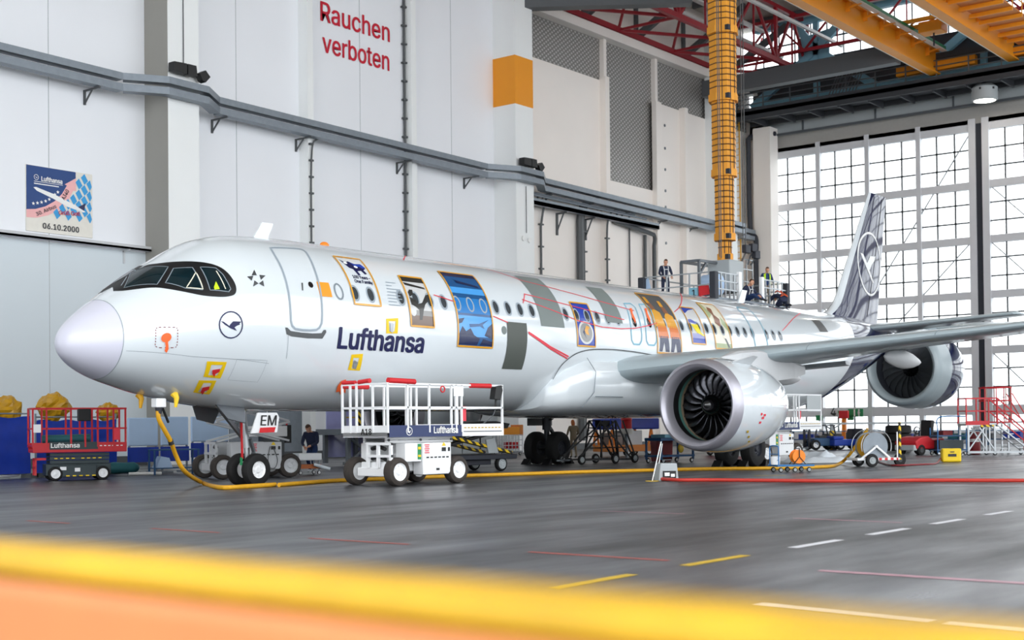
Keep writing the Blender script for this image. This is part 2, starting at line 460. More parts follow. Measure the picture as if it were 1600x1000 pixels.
for x in (41.5, 47, 52.5, 58, 63.5):
    hg.bar((x, 19.6, 24.6), (x-.6, 14.8, 26.8), .28, .4); hg.bar((x, 19.6, 24.6), (x, 19.6, 27.9), .3)
hg.bar((38.5, 18.4, 23.2), (44.5, 11, 23.4), .7, .8)
struct(hg, 'roof_beam', 'roof_beam')
struct(MB().bb((57.6, 5.4, 21.75), (58.3, 18.0, 22.75)), 'crane_runway_beam', 'roof_beam')
struct(MB().bb((62.7, -36, 22.9), (63.0, 17.4, 23.25)), 'crane_runway_rail', 'dark_steel')
tr = MB()
for y in (16.4, 12.2, 7.5): tr.bar((30, y, 25.6), (65.5, y, 25.6), .18)
struct(tr, 'roof_pipe', 'white')
lt = MB()
for x in (40, 47, 54, 61): lt.box((x, 16.7, 26.9), (5.5, .35, .12))
struct(lt, 'roof_light_strip', 'white')

# end wall above the doors: header, dark band, clerestory glazing, blue truss
struct(MB().bb((XE-.5, -45, 20.5), (XE+.2, 18.9, 22.25)), 'header_beam', 'header_grey')
rl = MB().bb((XE-.62, -45, 20.42), (XE-.42, 18.9, 20.56)).bb((XE-.62, -45, 22.2), (XE-.42, 18.9, 22.36))
for y in range(-40, 19, 5): rl.bb((XE-.56, y-.06, 20.5), (XE-.5, y+.06, 22.25))
struct(rl, 'header_rail', 'steel')
struct(MB().bb((XE+.0, -45, 19.45), (XE+.3, 18.9, 20.5)), 'header_soffit', 'soffit')
struct(MB().bb((XE+.0, -45, 22.25), (XE+.3, 18.9, 25.3)), 'wall_end', 'dark_steel')
cl = MB()
for y in np.arange(-44, 19, 1.15): cl.bb((XE+.05, y-.035, 25.3), (XE+.15, y+.035, ZR))
cl.bb((XE+.05, -45, 26.5), (XE+.16, 18.9, 26.6)); cl.bb((XE, -45, 27.75), (XE+.2, 18.9, ZR))
w1 = struct(cl, 'window_1', 'dark_steel')
struct(MB().add([(XE+.1, -45, 25.3), (XE+.1, 18.9, 25.3), (XE+.1, 18.9, ZR), (XE+.1, -45, ZR)], [(0, 1, 2, 3)]), 'window_glass', 'glass', w1)
bl = MB(); xb = 64.9
bl.bb((xb-.2, -38, 22.3), (xb+.2, 18, 22.7)); bl.bb((xb-.2, -38, 27.3), (xb+.2, 18, 27.7))
for yc in (13.7, 2.9, -7.9, -18.7):
    bl.prism([(yc+1.25, 24.6), (yc+1.3, 26.4), (yc-.9, 26.7), (yc-.9, 25.0), (yc, 24.3)], xb-.06, xb+.06, 'x')
    for dy, dz in ((1.3, 2.1), (-1.9, 2.1), (3.6, -3.1), (-3.2, -3.1)):
        bl.bar((xb, yc, 25.5), (xb, yc+dy*1.3, 25.5+dz), .5, .3, up=(1, 0, 0))
    bl.bar((xb, yc-5.4, 22.5), (xb, yc-3.2, 22.5), .5, .3); bl.bar((xb, yc, 22.6), (xb, yc, 27.4), .35, .3, up=(1, 0, 0))
struct(bl, 'end_truss', 'steel_blue')
cw = MB()
cw.bb((62.2, -38, 21.3), (64.6, 18.3, 21.55)).bb((62.2, -38, 21.0), (62.4, 18.3, 21.75)).bb((64.4, -38, 21.0), (64.6, 18.3, 22.2))
for y in range(-37, 18, 2): cw.bb((62.3, y, 20.9), (64.5, y+.12, 21.35))
struct(cw, 'catwalk', 'dark_steel')
cr = MB()
for z in (22.0, 22.35, 22.7): cr.bar((62.25, -38, z), (62.25, 18.2, z), .06)
for y in np.arange(-37, 18.2, 1.9): cr.bar((62.25, y, 21.5), (62.25, y, 22.7), .07)
for k in range(9): cr.bar((62.4, 11.8-k*.22, 21.6), (62.4, 11.1-k*.22, 23.0+.1*(k % 3)), .05)
struct(cr, 'catwalk_railing', 'steel')

# glazed sliding door leaves of the end wall: four bays each
ZB = [5.65, 9.0, 12.35, 15.7]
def door_leaf(y0, n):
    d = MB(); x0, x1 = XE, XE+.32
    ys = [y0-3.38*i for i in range(5)]
    for i, y in enumerate(ys):
        w = .30 if 0 < i < 4 else .42
        d.bb((x0-.08, y-w/2, 0), (x1, y+w/2, 19.75))
    d.bb((x0, ys[4], 19.0), (x1, ys[0], 19.7)); d.bb((x0, ys[4], 0), (x1, ys[0], .75)); d.bb((x0-.05, ys[4], 1.72), (x1, ys[0], 2.32)); d.bb((x0, ys[4], 1.22), (x1, ys[0], 1.32))
    for z in ZB: d.bb((x0-.02, ys[4], z-.23), (x1, ys[0], z+.23))
    root = struct(d, 'door_1', 'door_frame'); mu = MB()
    zs = [2.32]+ZB+[19.0]
    for i in range(4):
        for k in (1, 2): mu.bb((x0+.1, ys[i]-3.38*k/3-.045, .75), (x0+.2, ys[i]-3.38*k/3+.045, 19))
        for a, b in zip(zs, zs[1:]):
            for k in (1, 2): z = a+(b-a)*k/3; mu.bb((x0+.1, ys[i+1], z-.045), (x0+.2, ys[i], z+.045))
    struct(mu, 'window_muntins', 'dark_grey', root)
    br = MB()
    s = 1 if n % 2 else -1
    for a, b in ((18.9, 12.35), (12.35, 5.65)):
        for (i, j) in (((3, 4), (0, 1)) if a > 13 else ((1, 2), (2, 3))):
            pass
    ya, yb, ym = ys[0], ys[4], ys[2]
    br.bar((x0+.06, yb+.2, 18.8), (x0+.06, ym, 9.1), .07); br.bar((x0+.06, ym, 9.1), (x0+.06, ya, 15.8), .07)
    br.bar((x0+.06, ya, 12.4), (x0+.06, ym, 5.7), .07); br.bar((x0+.06, ym, 5.7), (x0+.06, yb, 12.4), .07); br.bar((x0+.06, ya, 5.7), (x0+.06, ya-3.3, 2.4), .07)
    struct(br, 'door_brace', 'alu', root)
    struct(MB().add([(x0+.15, ys[4], .7), (x0+.15, ys[0], .7), (x0+.15, ys[0], 19.1), (x0+.15, ys[4], 19.1)], [(0, 1, 2, 3)]), 'window_glass', 'glass', root)
    return root
y = 17.6
for n in range(5):
    leaf = door_leaf(y, n)
    struct(MB().bb((XE+.05, y-13.52-.75, 0), (XE+.3, y-13.52-.15, 19.7)), 'door_gap', 'gap_dark', leaf)
    if n == 0:
        t = MB(); p = on('x', XE-.06, 1298, 640); text_flat(t, '4', (XE-.07, p[1], 1.80), (0, -1, 0), (0, 0, 1), height=.5)
        struct(t, 'door_number', 'dark_grey', leaf, fix=False)
    y -= 13.52+.82
# hall corner column with its pipe
struct(MB().bb((64.4, 16.85, 0), (65.5, 18.1, 20.9)), 'pillar', 'end_cream')
struct(MB().bb((65.5, 17.5, 0), (XE+.3, 19.3, 22.2)), 'wall_end.001', 'end_cream')

# floor markings, painted on
def dash(mb, a, b, w):
    a, b = Vector((*a, 0.004)), Vector((*b, 0.004)); s = (b-a).normalized().cross(Vector((0, 0, 1)))*w/2
    mb.add([a-s, b-s, b+s, a+s], [(0, 1, 2, 3)])
my, mw, mr, mp = MB(), MB(), MB(), MB()
for a, b in ((-7.17, -5.97), (-5.07, -3.85)): dash(my, (a, -17.95), (b, -17.95), .13)
for a, b in ((-2.85, -1.66), (-.83, .35), (1.2, 2.3), (3.28, 4.29), (5.3, 6.4)): dash(mw, (a, -17.97), (b, -17.97), .13)
for a, b in ((-15.82, -17.57), (-12.43, -14.1), (-9.33, -10.76), (-6.33, -7.44)): dash(mr, (-4.73, a), (-4.73, b), .07)
dash(mp, (-4.78, -19.2), (-4.78, -21.1), .09); dash(mp, (1.33, -15.9), (1.25, -17.54), .07)
dash(mp, (1.33, -12.6), (1.38, -14.1), .06)
dash(mw, (-7.1, -19.8), (-7.25, -21.2), .15); dash(mw, (-7.27, -21.3), (-7.4, -24), .15)
dash(mw, (11.9, -13.9), (12.3, -17.5), .12); dash(mw, (30, -2), (30.5, -16), .2); dash(mw, (36, 2), (36, -14), .25); dash(mw, (44, 4), (44, -14), .3)
dash(my, (15.2, -7.9), (15.6, -8.6), .25)
for mbm, k in ((my, 'line_yellow'), (mw, 'line_white'), (mr, 'line_red'), (mp, 'line_pink')): struct(mbm, 'floor_marking', k)

# ================================================================== things on the walls
def cable_tray(name, label, zoff, h, dep, path):
    b = MB()
    for p, q in zip(path, path[1:]):
        zz = lambda x: 14.30-.012*(x-10)+zoff
        for (hh, dz) in ((h, 0.0),):
            P, Q = Vector((p[0], p[1], zz(p[0]))), Vector((q[0], q[1], zz(q[0])))
            n = Vector((Q.y-P.y, P.x-Q.x, 0)).normalized()*-dep
            if n.y < 0: n = -n
            for off in (Vector((0, 0, 0)), n):
                b.add([P+off, Q+off, Q+off+Vector((0, 0, h)), P+off+Vector((0, 0, h))], [(0, 1, 2, 3)])
            b.add([P, Q, Q+n, P+n], [(0, 1, 2, 3)])
    o = b.build(name, 'galv'); m = o.modifiers.new('sheet', 'SOLIDIFY'); m.thickness = .02
    return tag(o, label, 'cable tray', 'cable trays along the long wall')
path = [(4, 17.88), (14.6, 17.88), (16.0, 16.95), (17.9, 16.95), (19.2, 17.88), (36.2, 17.88), (37.7, 16.95), (39.6, 16.95), (41.0, 17.88), (58.9, 17.88), (59.4, 16.95), (61.2, 16.95), (62.2, 17.88), (64.2, 17.88)]
t1 = cable_tray('cable_tray', 'upper of two long galvanised cable trays running across the tall white wall', .2, .26, .42, path)
t2 = cable_tray('cable_tray', 'lower of two long galvanised cable trays running across the tall white wall', -.22, .27, .42, path)
for i, x in enumerate((6, 13.6, 19.6, 24.2, 30.6, 35.5, 41.6, 45.5, 49.2, 53.2, 56.8)):
    b = MB(); zz = 14.30-.012*(x-10)-.24
    b.bar((x, YW, zz-.03), (x, 17.9, zz-.03), .06, .06); b.bar((x, YW-.03, zz), (x, YW-.03, zz-.55), .08); b.bar((x, YW-.05, zz-.5), (x, 18.4, zz-.06), .05)
    b.build('tray_bracket', 'dark_grey', t2)
b = MB(); b.bb((4, 18.5, 8.22), (16.3, 18.75, 8.3)).bb((4, 18.5, 8.22), (16.3, 18.52, 8.4)); b.bar((15.3, YW, 8.15), (15.3, 18.5, 8.2), .06); b.bar((15.3, YW-.03, 8.2), (15.3, YW-.03, 7.7), .06)
tag(b.build('cable_tray', 'lift_grey'), 'thin low cable tray on the wall below the square poster', 'cable tray')
# pipes and pipe tray beyond the striped pillar
b = MB(); b.bb((40.0, 18.1, 12.95), (52.6, 18.42, 13.15)).bb((40.0, 18.1, 12.95), (52.6, 18.14, 13.28))
b.tube([(40, 18.15, 13.45), (51.2, 18.15, 13.4)], .06); b.tube([(40, 18.3, 13.6), (50.2, 18.3, 13.55)], .05)
o = tag(b.build('pipe_tray', 'galv'), 'short pipe tray with two thin pipes beside the orange banded pillar', 'pipe tray')
for x in (43.3, 46.0):
    b = MB(); b.bar((x, YW-.04, 12.9), (x, YW-.04, 11.7), .12); b.bar((x, YW, 12.85), (x, 18.2, 12.9), .08); b.bar((x, YW-.05, 11.9), (x, 18.4, 12.85), .06); b.build('bracket', 'dark_grey', o)
def wire(name, label, pts, r, m='dark_grey', clips=0, cat='cable'):
    o = MB().tube(pts, r, 6).build(name, m, smooth=True); tag(o, label, cat)
    if clips:
        for k in range(clips):
            z = pts[-1][2]+(pts[0][2]-pts[-1][2])*(k+.5)/clips; MB().box((pts[-1][0], pts[-1][1]-.02, z), (r*5, r*3, .08)).build('clip', 'dark_grey', o)
    return o
wire('wall_cable', 'dark clipped cable dropping from the tray beside the first wall rib', smoothpath([(25.2, 18.25, 14.0), (24.7, 18.25, 13.8), (24.55, 18.25, 13.3), (24.52, 18.28, 12)], 4)+[(24.52, 18.28, 4)], .04, clips=14)
wire('wall_cable', 'dark full height cable along the second wall rib', [(31.1, 18.8, 27), (31.1, 18.8, .5)], .06, clips=30)
wire('wall_cable', 'thin cable running down the first pillar to its floodlight', [(17.05, 17.44, 27), (17.05, 17.44, 15.3)], .02)
wire('wall_cable', 'thin cable hanging down the orange banded pillar to a socket', [(38.7, 17.42, 13.6), (38.7, 17.42, 11.2)], .02)
for x, z, lab in ((38.45, 10.9, 'higher of two round white sockets on the orange banded pillar'), (38.95, 10.85, 'lower of two round white sockets on the orange banded pillar')):
    b = MB(); b.lathe([(0, .14), (-.08, .14)], (x, 17.46, z), 'y', 12).disc((x, 17.38, z), .14, 'y'); tag(b.build('wall_socket', 'white'), lab, 'socket')
wire('wall_cable', 'dark clipped cable just beyond the orange banded pillar', smoothpath([(42.8, 18.3, 13.9), (41.9, 18.4, 13.6), (41.77, 18.6, 13.0), (41.77, 18.8, 12)], 4)+[(41.77, 18.82, 2)], .06, clips=10)
wire('drain_pipe', 'thick dark pipe running down the wall beyond the pillar', smoothpath([(46.4, 18.3, 13.9), (45.6, 18.45, 13.7), (45.2, 18.62, 13.0), (45.2, 18.66, 12)], 4)+[(45.2, 18.67, .5)], .2, cat='pipe')
wire('wall_cable', 'thin ladder cable beside the thick dark wall pipe', [(45.75, 18.8, 13.8), (45.75, 18.8, .5)], .07, clips=12)
wire('wall_cable', 'dark clipped cable on the third wall rib', smoothpath([(48.8, 18.3, 13.7), (47.9, 18.3, 13.5), (47.5, 18.35, 12.9), (47.5, 18.42, 12)], 4)+[(47.5, 18.43, 3)], .06, clips=9)
wire('drain_pipe', 'dark bent pipe reaching the wall behind the railed platform', smoothpath([(48.4, 18.6, 13.05), (51.8, 18.4, 12.7), (52.5, 18.4, 12.55), (52.6, 18.5, 12.0)], 4)+[(52.6, 18.5, 2)], .13, cat='pipe')
wire('wall_cable', 'thin grey conduit left of the bent wall pipe', [(50.4, 18.8, 13.6), (50.4, 18.8, 3)], .05)
wire('wall_cable', 'thick grey conduit touching the bent wall pipe', [(52.0, 18.75, 12.6), (52.0, 18.75, 3)], .11)
wire('down_pipe', 'black pipe bent over the top of the corner column', smoothpath([(65.0, 16.75, 20.5), (65.0, 18.0, 20.5), (64.3, 18.32, 20.3), (64.25, 18.35, 19.4), (64.25, 18.3, 14.5), (64.25, 17.9, 13.6), (64.25, 17.9, 12.5)], 6)+[(64.25, 17.9, 4)], .16, 'gap_dark', cat='pipe')
lad = MB()
for y in (18.35, 18.75): lad.bar((63.0, y, 12), (63.0, y, 22), .06)
for k in range(24): lad.bar((63.0, 18.35, 12.2+k*.4), (63.0, 18.75, 12.2+k*.4), .04)
tag(lad.build('wall_ladder', 'hose_yellow'), 'narrow yellow rung ladder beside the corner column', 'ladder')
def floodlight(label, x, z):
    t = thing('floodlight', label, 'floodlight', (x, 17.47, z), 0, 'floodlights on the pillars')
    MB().bar((0, 0, 0), (0, -.3, 0), .06).box((0, -.02, 0), (.3, .05, .15)).build('bracket', 'dark_grey', t)
    h = MB(); h.prism([(-.75, -.17), (-.15, -.2), (-.15, .2), (-.75, .17)], -.5, -.15); h.build('lamp_head', 'black', t)
    h = MB(); h.prism([(-.1, -.2), (.35, -.2), (.3, .2), (-.1, .2)], -.5, -.2); h.build('lamp_head', 'black', t)
    h = MB(); h.prism([(.45, -.05), (.75, .12), (.98, -.1), (.75, -.35), (.6, -.3)], -.5, -.2); h.build('lamp_head', 'black', t)
floodlight('black floodlights on the first grey white pillar above the tray', 17.0, 15.15)
floodlight('black floodlights on the orange banded pillar above the tray', 38.75, 14.75)
# red lettering on the wall
o = thing('wall_lettering', 'large red two line lettering high on the white wall', 'lettering', (25.75, YW, 18.05))
for wd, x, z, w in (('Rauchen', 0, 1.37, 4.45), ('verboten', .1, 0, 4.3)):
    b = MB(); text_flat(b, wd, (x, -.03, z), (1, 0, 0), (0, 0, 1), height=.86, width=w); b.build('word', 'text_red', o, fix=False)

# the square anniversary poster
def poster():
    t = thing('poster', 'square blue, pink and white poster board on the white wall', 'poster', (11.15, YW, 8.52))
    Wd, H = 2.75, 2.38
    MB().bb((0, -.05, 0), (Wd, -.005, H)).build('board', 'cream', t)
    def P(s, q, d=0): return (s*Wd, -.055-.004*d, q*H)
    def poly(name, m, pts, d): return MB().add([P(a, c, d) for a, c in pts], [tuple(range(len(pts)))]).build(name, m, t, fix=False)
    arc = [(.0, .32)]+[(.62*math.sin(R(k*9)), .32+.55*(1-math.cos(R(k*9)))) for k in range(1, 10)]
    poly('blue_field', 'poster_blue', [(0, .32), (.13, .34), (.28, .40), (.42, .50), (.53, .63), (.60, .76), (.57, .76), (.74, .90), (.74, .91), (.73, 1), (0, 1)][:6]+[(.605, .765), (.57, .78), (.74, .90), (.74, .995), (0, .995)], 1)
    poly('pink_arrow', 'pink', [(0, .20), (.15, .21), (.32, .27), (.5, .38), (.62, .53), (.70, .70), (.745, .70), (.745, .90), (.57, .78), (.605, .765), (.53, .63), (.42, .50), (.28, .40), (.13, .34), (0, .32)], 1)
    dm = MB()
    for i in range(9):
        for j in range(11):
            cx, cy = .28+.085*i, .14+.085*j
            if (i+j) % 2: continue
            lim = .22+.55*max(0, (cx-.3))**.9 if cx < .74 else 9
            inside = (cx > .75) or (cy < .18+1.05*max(0, cx-.28) and cy > .1)
            if inside and cx < .97 and .24 < cy < .93: dm.add([P(cx-.055, cy+.02, 2), P(cx, cy-.085, 2), P(cx+.055 if cx < .94 else cx+.03, cy-.02, 2), P(cx, cy+.085, 2)], [(0, 1, 2, 3)])
    dm.build('diamond_pattern', 'sky_blue', t, fix=False)
    st = MB()
    for k, (cx, cy) in enumerate(((.10, .42), (.16, .435), (.22, .455), (.28, .48), (.335, .515), (.42, .60), (.465, .645))):
        pts = [P(cx+(.026 if q % 2 == 0 else .011)*math.sin(q*math.pi/5), cy+(.03 if q % 2 == 0 else .013)*math.cos(q*math.pi/5), 3) for q in range(10)]
        st.add(pts, [tuple(range(10))])
    st.build('stars', 'white', t, fix=False)
    tx = MB(); text_flat(tx, 'Lufthansa', P(.22, .78, 3), (1, 0, 0), (0, 0, 1), height=.16, width=.86); tx.build('lettering', 'white', t, fix=False)
    rg = MB()
    for k in range(24):
        a, c = R(15*k), R(15*k+15)
        rg.add([P(.145+.036*math.cos(a), .825+.042*math.sin(a), 3), P(.145+.036*math.cos(c), .825+.042*math.sin(c), 3), P(.145+.03*math.cos(c), .825+.035*math.sin(c), 3), P(.145+.03*math.cos(a), .825+.035*math.sin(a), 3)], [(0, 1, 2, 3)])
    rg.add([P(.12, .84, 3), P(.15, .81, 3), P(.17, .835, 3), P(.152, .822, 3)], [(0, 1, 2, 3)]); rg.add([P(.11, .765, 3), P(.54, .765, 3), P(.54, .757, 3), P(.11, .757, 3)], [(0, 1, 2, 3)]); rg.add([P(.11, .735, 3), P(.48, .735, 3), P(.48, .72, 3), P(.11, .72, 3)], [(0, 1, 2, 3)])
    rg.build('emblem', 'white', t, fix=False)
    d = Vector((.72, 0, .69)).normalized(); n = Vector((-d.z, 0, d.x))
    tx = MB(); text_flat(tx, 'A340', P(.56, .53, 3), Vector((.5, 0, .87)), Vector((-.87, 0, .5)), height=.15, width=.42)
    tx.build('lettering', 'gap_dark', t, fix=False); tx = MB()
    text_flat(tx, '30. Airbus', P(.15, .235, 3), Vector((.9, 0, .44)), Vector((-.44, 0, .9)), height=.13, width=.9); tx.build('lettering', 'gap_dark', t, fix=False); tx = MB()
    text_flat(tx, '06.10.2000', P(.24, .06, 3), (1, 0, 0), (0, 0, 1), height=.2, width=1.5)
    tx.build('lettering', 'gap_dark', t, fix=False)
    tx = MB(); text_flat(tx, 'Grüß Gott', P(.475, .30, 4), (1, 0, .06), (0, 0, 1), height=.15, width=.9); tx.build('lettering', 'text_red', t, fix=False)
    pl = MB(); pl.add([P(.10, .665, 4), P(.14, .675, 4), P(.42, .60, 4), P(.75, .47, 4), P(.89, .395, 4), P(.85, .385, 4), P(.6, .44, 4), P(.4, .53, 4), P(.15, .62, 4)], [tuple(range(9))])
    pl.build('aircraft_picture', 'white', t, fix=False)
    pl = MB(); pl.add([P(.77, .455, 5), P(.89, .535, 5), P(.865, .41, 5)], [(0, 1, 2)]); pl.build('tail_picture', 'navy', t, fix=False)
poster()
struct(MB().bb((-26.3, 4, 0), (-26, 19.3, ZR)), 'wall_light_block', 'soffit')  # never in view; added and sized to keep light off the pillar sides
# ================================================================== the airliner
ST = np.array([[0, 3.20, 3.12, .03], [.06, 3.38, 2.96, .22], [.2, 3.56, 2.81, .42], [.5, 3.82, 2.61, .71], [1.0, 4.18, 2.40, 1.03], [1.5, 4.53, 2.26, 1.28], [2.0, 4.86, 2.13, 1.47], [2.5, 5.14, 2.03, 1.61], [3.0, 5.43, 1.94, 1.72], [3.5, 5.65, 1.88, 1.80], [4.0, 5.78, 1.83, 1.86], [5.0, 5.87, 1.775, 1.94], [6.2, 5.90, 1.76, 1.975],
[30.5, 5.90, 1.76, 1.975], [32, 5.90, 1.82, 1.96], [34, 5.90, 2.10, 1.90], [36, 5.89, 2.60, 1.75], [38, 5.85, 3.20, 1.52], [40, 5.74, 3.83, 1.20], [42, 5.55, 4.45, .80], [43.5, 5.33, 4.85, .42], [44.5, 5.12, 4.98, .12]])
def pch(X, Y, x):
    h = np.diff(X); d = np.diff(Y)/h; m = np.zeros_like(Y); m[0] = d[0]; m[-1] = d[-1]
    for i in range(1, len(X)-1):
        if d[i-1]*d[i] > 0:
            a, b = 2*h[i]+h[i-1], h[i]+2*h[i-1]; m[i] = (a+b)/(a/d[i-1]+b/d[i])
    m[0] = max(d[0]*1.3, d[0], key=abs)
    i = np.clip(np.searchsorted(X, x)-1, 0, len(X)-2); t = (x-X[i])/h[i]
    return Y[i]*(1+2*t)*(1-t)**2+h[i]*m[i]*t*(1-t)**2+Y[i+1]*t*t*(3-2*t)+h[i]*m[i+1]*t*t*(t-1)
GX = np.linspace(0, 44.5, 8901); GP = [pch(ST[:, 0], ST[:, k], GX) for k in (1, 2, 3)]
def prof(x): return [float(np.interp(x, GX, g)) for g in GP]
def pos(x, a):
    t, b, w = prof(x); c, s = math.cos(R(a)), math.sin(R(a))
    return Vector((x, -w*c, (t+b)/2+(t-b)/2*s))
def surf(x, a, off=0.006):
    p = pos(x, a); e = .02
    n = (pos(min(x+e, 44.5), a)-pos(max(x-e, 0), a)).cross(pos(x, a+.5)-pos(x, a-.5)).normalized()
    c = Vector((0, math.cos(R(a))*-1, math.sin(R(a))))
    if n.dot(c) < 0: n = -n
    return p+n*off
def hull(u, v):
    """photo pixel -> (station, angle) on the fuselage skin"""
    d = ray(u, v)
    def g(t):
        P = CAM+d*t
        if not 0 < P[0] < 44.5: return 9
        a, b, w = prof(P[0]); return (P[1]/w)**2+((P[2]-(a+b)/2)/((a-b)/2))**2-1
    t = 15.0; best = (9, 15)
    while t < 72 and g(t) > 0: best = min(best, (g(t), t)); t += .06
    lo, hi = t-.06, t
    if t >= 72: lo = hi = best[1]      # grazes the outline: nearest point of the skin
    for _ in range(24):
        m = (lo+hi)/2
        if g(m) < 0: hi = m
        else: lo = m
    P = CAM+d*hi; a, b, w = prof(P[0])
    return float(P[0]), math.degrees(math.atan2((P[2]-(a+b)/2)/((a-b)/2), -P[1]/w))
def H(pts): return [hull(*p) for p in pts]
AR = math.pi/180*2.0
def patch(mb, poly, off=0.006, mx=.10):
    """a filled outline laid on the skin; poly in (station, angle)"""
    bm = bmesh.new(); vs = [bm.verts.new((x, a*AR, 0)) for x, a in poly]
    for t in tessellate_polygon([[v.co for v in vs]]):
        try: bm.faces.new([vs[i] for i in t])
        except ValueError: pass
    for _ in range(6):
        es = [e for e in bm.edges if e.calc_length() > mx]
        if not es: break
        bmesh.ops.subdivide_edges(bm, edges=es, cuts=1); bmesh.ops.triangulate(bm, faces=bm.faces)
    bm.verts.index_update()
    mb.add([surf(v.co.x, v.co.y/AR, off) for v in bm.verts], [[v.index for v in f.verts] for f in bm.faces]); bm.free(); return mb
def quadpatch(mb, x0, x1, a0, a1, off=.006):
    nx, na = max(1, int(abs(x1-x0)/.3)), max(1, int(abs(a1-a0)/1.5)); vs = []; fs = []
    for j in range(na+1):
        for i in range(nx+1): vs.append(surf(x0+(x1-x0)*i/nx, a0+(a1-a0)*j/na, off))
    for j in range(na):
        for i in range(nx): k = j*(nx+1)+i; fs.append((k, k+1, k+nx+2, k+nx+1))
    return mb.add(vs, fs)
def ribbon(mb, pts, w, closed=False, off=.012, step=.08):
    P = []
    n = len(pts)
    for i in range(n if closed else n-1):
        (x0, a0), (x1, a1) = pts[i], pts[(i+1) % n]
        k = max(1, int(math.hypot(x1-x0, (a1-a0)*AR)/step))
        P += [(x0+(x1-x0)*t/k, a0+(a1-a0)*t/k) for t in range(k)]
    if not closed: P.append(pts[-1])
    q = [surf(x, a, off) for x, a in P]; m = len(q); vs = []
    for i in range(m):
        a, b = q[(i-1) % m if closed or i else 0], q[(i+1) % m if closed or i < m-1 else i]
        nrm = surf(*P[i], off+.1)-surf(*P[i], off)
        s = (b-a).cross(nrm).normalized()*w/2; vs += [q[i]-s, q[i]+s]
    return mb.add(vs, [(2*i, 2*i+1, 2*((i+1) % m)+1, 2*((i+1) % m)) for i in range(m if closed else m-1)])
def skin_text(mb, s, x0, a0, x1, capdeg, slant=0, off=.009):
    v, f = TXT[s]; k = (x1-x0)/v[:, 0].max(); ka = capdeg/CAPH
    bm = bmesh.new(); vs = [bm.verts.new((x0+a*k+b*slant, (a0+b*ka)*AR, c*.02)) for a, b, c in v]
    for q in f:
        try: bm.faces.new([vs[i] for i in q])
        except ValueError: pass
    for _ in range(2):
        es = [e for e in bm.edges if e.calc_length() > .2]
        bmesh.ops.subdivide_edges(bm, edges=es, cuts=1); bmesh.ops.triangulate(bm, faces=bm.faces)
    bm.verts.index_update()
    mb.add([surf(w.co.x, w.co.y/AR, off+w.co.z*.06) for w in bm.verts], [[w.index for w in g.verts] for g in bm.faces]); bm.free()
def circ(x, a, rx, ra, n=24): return [(x+rx*math.cos(2*math.pi*k/n), a+ra*math.sin(2*math.pi*k/n)) for k in range(n)]
JET = thing('airliner', 'white twin engine passenger jet with the large Lufthansa lettering', 'airplane')
def B(mb, name, m, parent=JET, **k): return mb.build(name, m, parent, **k)
# skin: radome, white tube, navy tail
XS = sorted(set(list(np.round(np.concatenate([np.array([0, .015, .03, .06, .1, .15, .2, .28, .36, .45, .55, .66, .78, .893]), np.arange(1.0, 6.4, .15), np.arange(6.5, 30.5, 1.0), np.arange(30.5, 44.4, .35), [44.5]]), 3))))
NA = 72
def tail_edge(a):  # where the navy tail colour starts, by angle
    a = abs((a+180) % 360-180); a = min(a, 180-a) if a > 90 else a
    return 35.3
rad, body, nav = MB(), MB(), MB()
def edge_x(ang):
    s = math.sin(R(ang)); return 35.15+(-1.9*(-s)**1.3 if s < 0 else 1.1*s)
rings = lambda xs: [[pos(x, 360*j/NA) for j in range(NA)] for x in xs]
rad.rib(rings([x for x in XS if x <= .893]), caps=False); rad.add([pos(0, 360*j/NA) for j in range(NA)], [tuple(range(NA))])
body.rib(rings([x for x in XS if .893 <= x <= 32.2]), caps=False)
for j in range(NA):
    a0, a1 = 360*j/NA, 360*(j+1)/NA
    e0, e1 = edge_x(a0), edge_x(a1); n = 6
    for i in range(n):
        f0, f1 = i/n, (i+1)/n
        xs = XS[max(i for i, x in enumerate(XS) if x <= 32.2)]
        body.add([pos(xs+(e0-xs)*f0, a0), pos(xs+(e1-xs)*f0, a1), pos(xs+(e1-xs)*f1, a1), pos(xs+(e0-xs)*f1, a0)], [(0, 1, 2, 3)])
    n = 22
    for i in range(n):
        f0, f1 = i/n, (i+1)/n
        nav.add([pos(e0+(44.5-e0)*f0, a0), pos(e1+(44.5-e1)*f0, a1), pos(e1+(44.5-e1)*f1, a1), pos(e0+(44.5-e0)*f1, a0)], [(0, 1, 2, 3)])
B(body, 'fuselage', 'white_paint', smooth=True); B(rad, 'radome', 'radome_paint', smooth=True, label='smooth lilac white nose cone')
nav.lathe([(0, .11), (.12, .1), (.12, .0)], (44.45, 0, 5.05), 'x', 16)
B(nav, 'tail_cone', 'navy_paint', smooth=True, label='dark blue tail section')
b = MB(); ribbon(b, [(.9, a) for a in range(-180, 181, 5)], .012, off=.004); ribbon(b, H([(197, 548), (300, 557), (420, 568)]), .008, off=.003)
ribbon(b, H([(450, 524), (447, 560)]), .008); ribbon(b, [(3.4, -45), (4.2, -45), (4.2, -28), (3.4, -28)], .006, True)
ribbon(b, H([(855, 480), (855, 560)])[:1]+[(15.2, 5)], .004)
B(b, 'skin_seam', 'thin_grey')
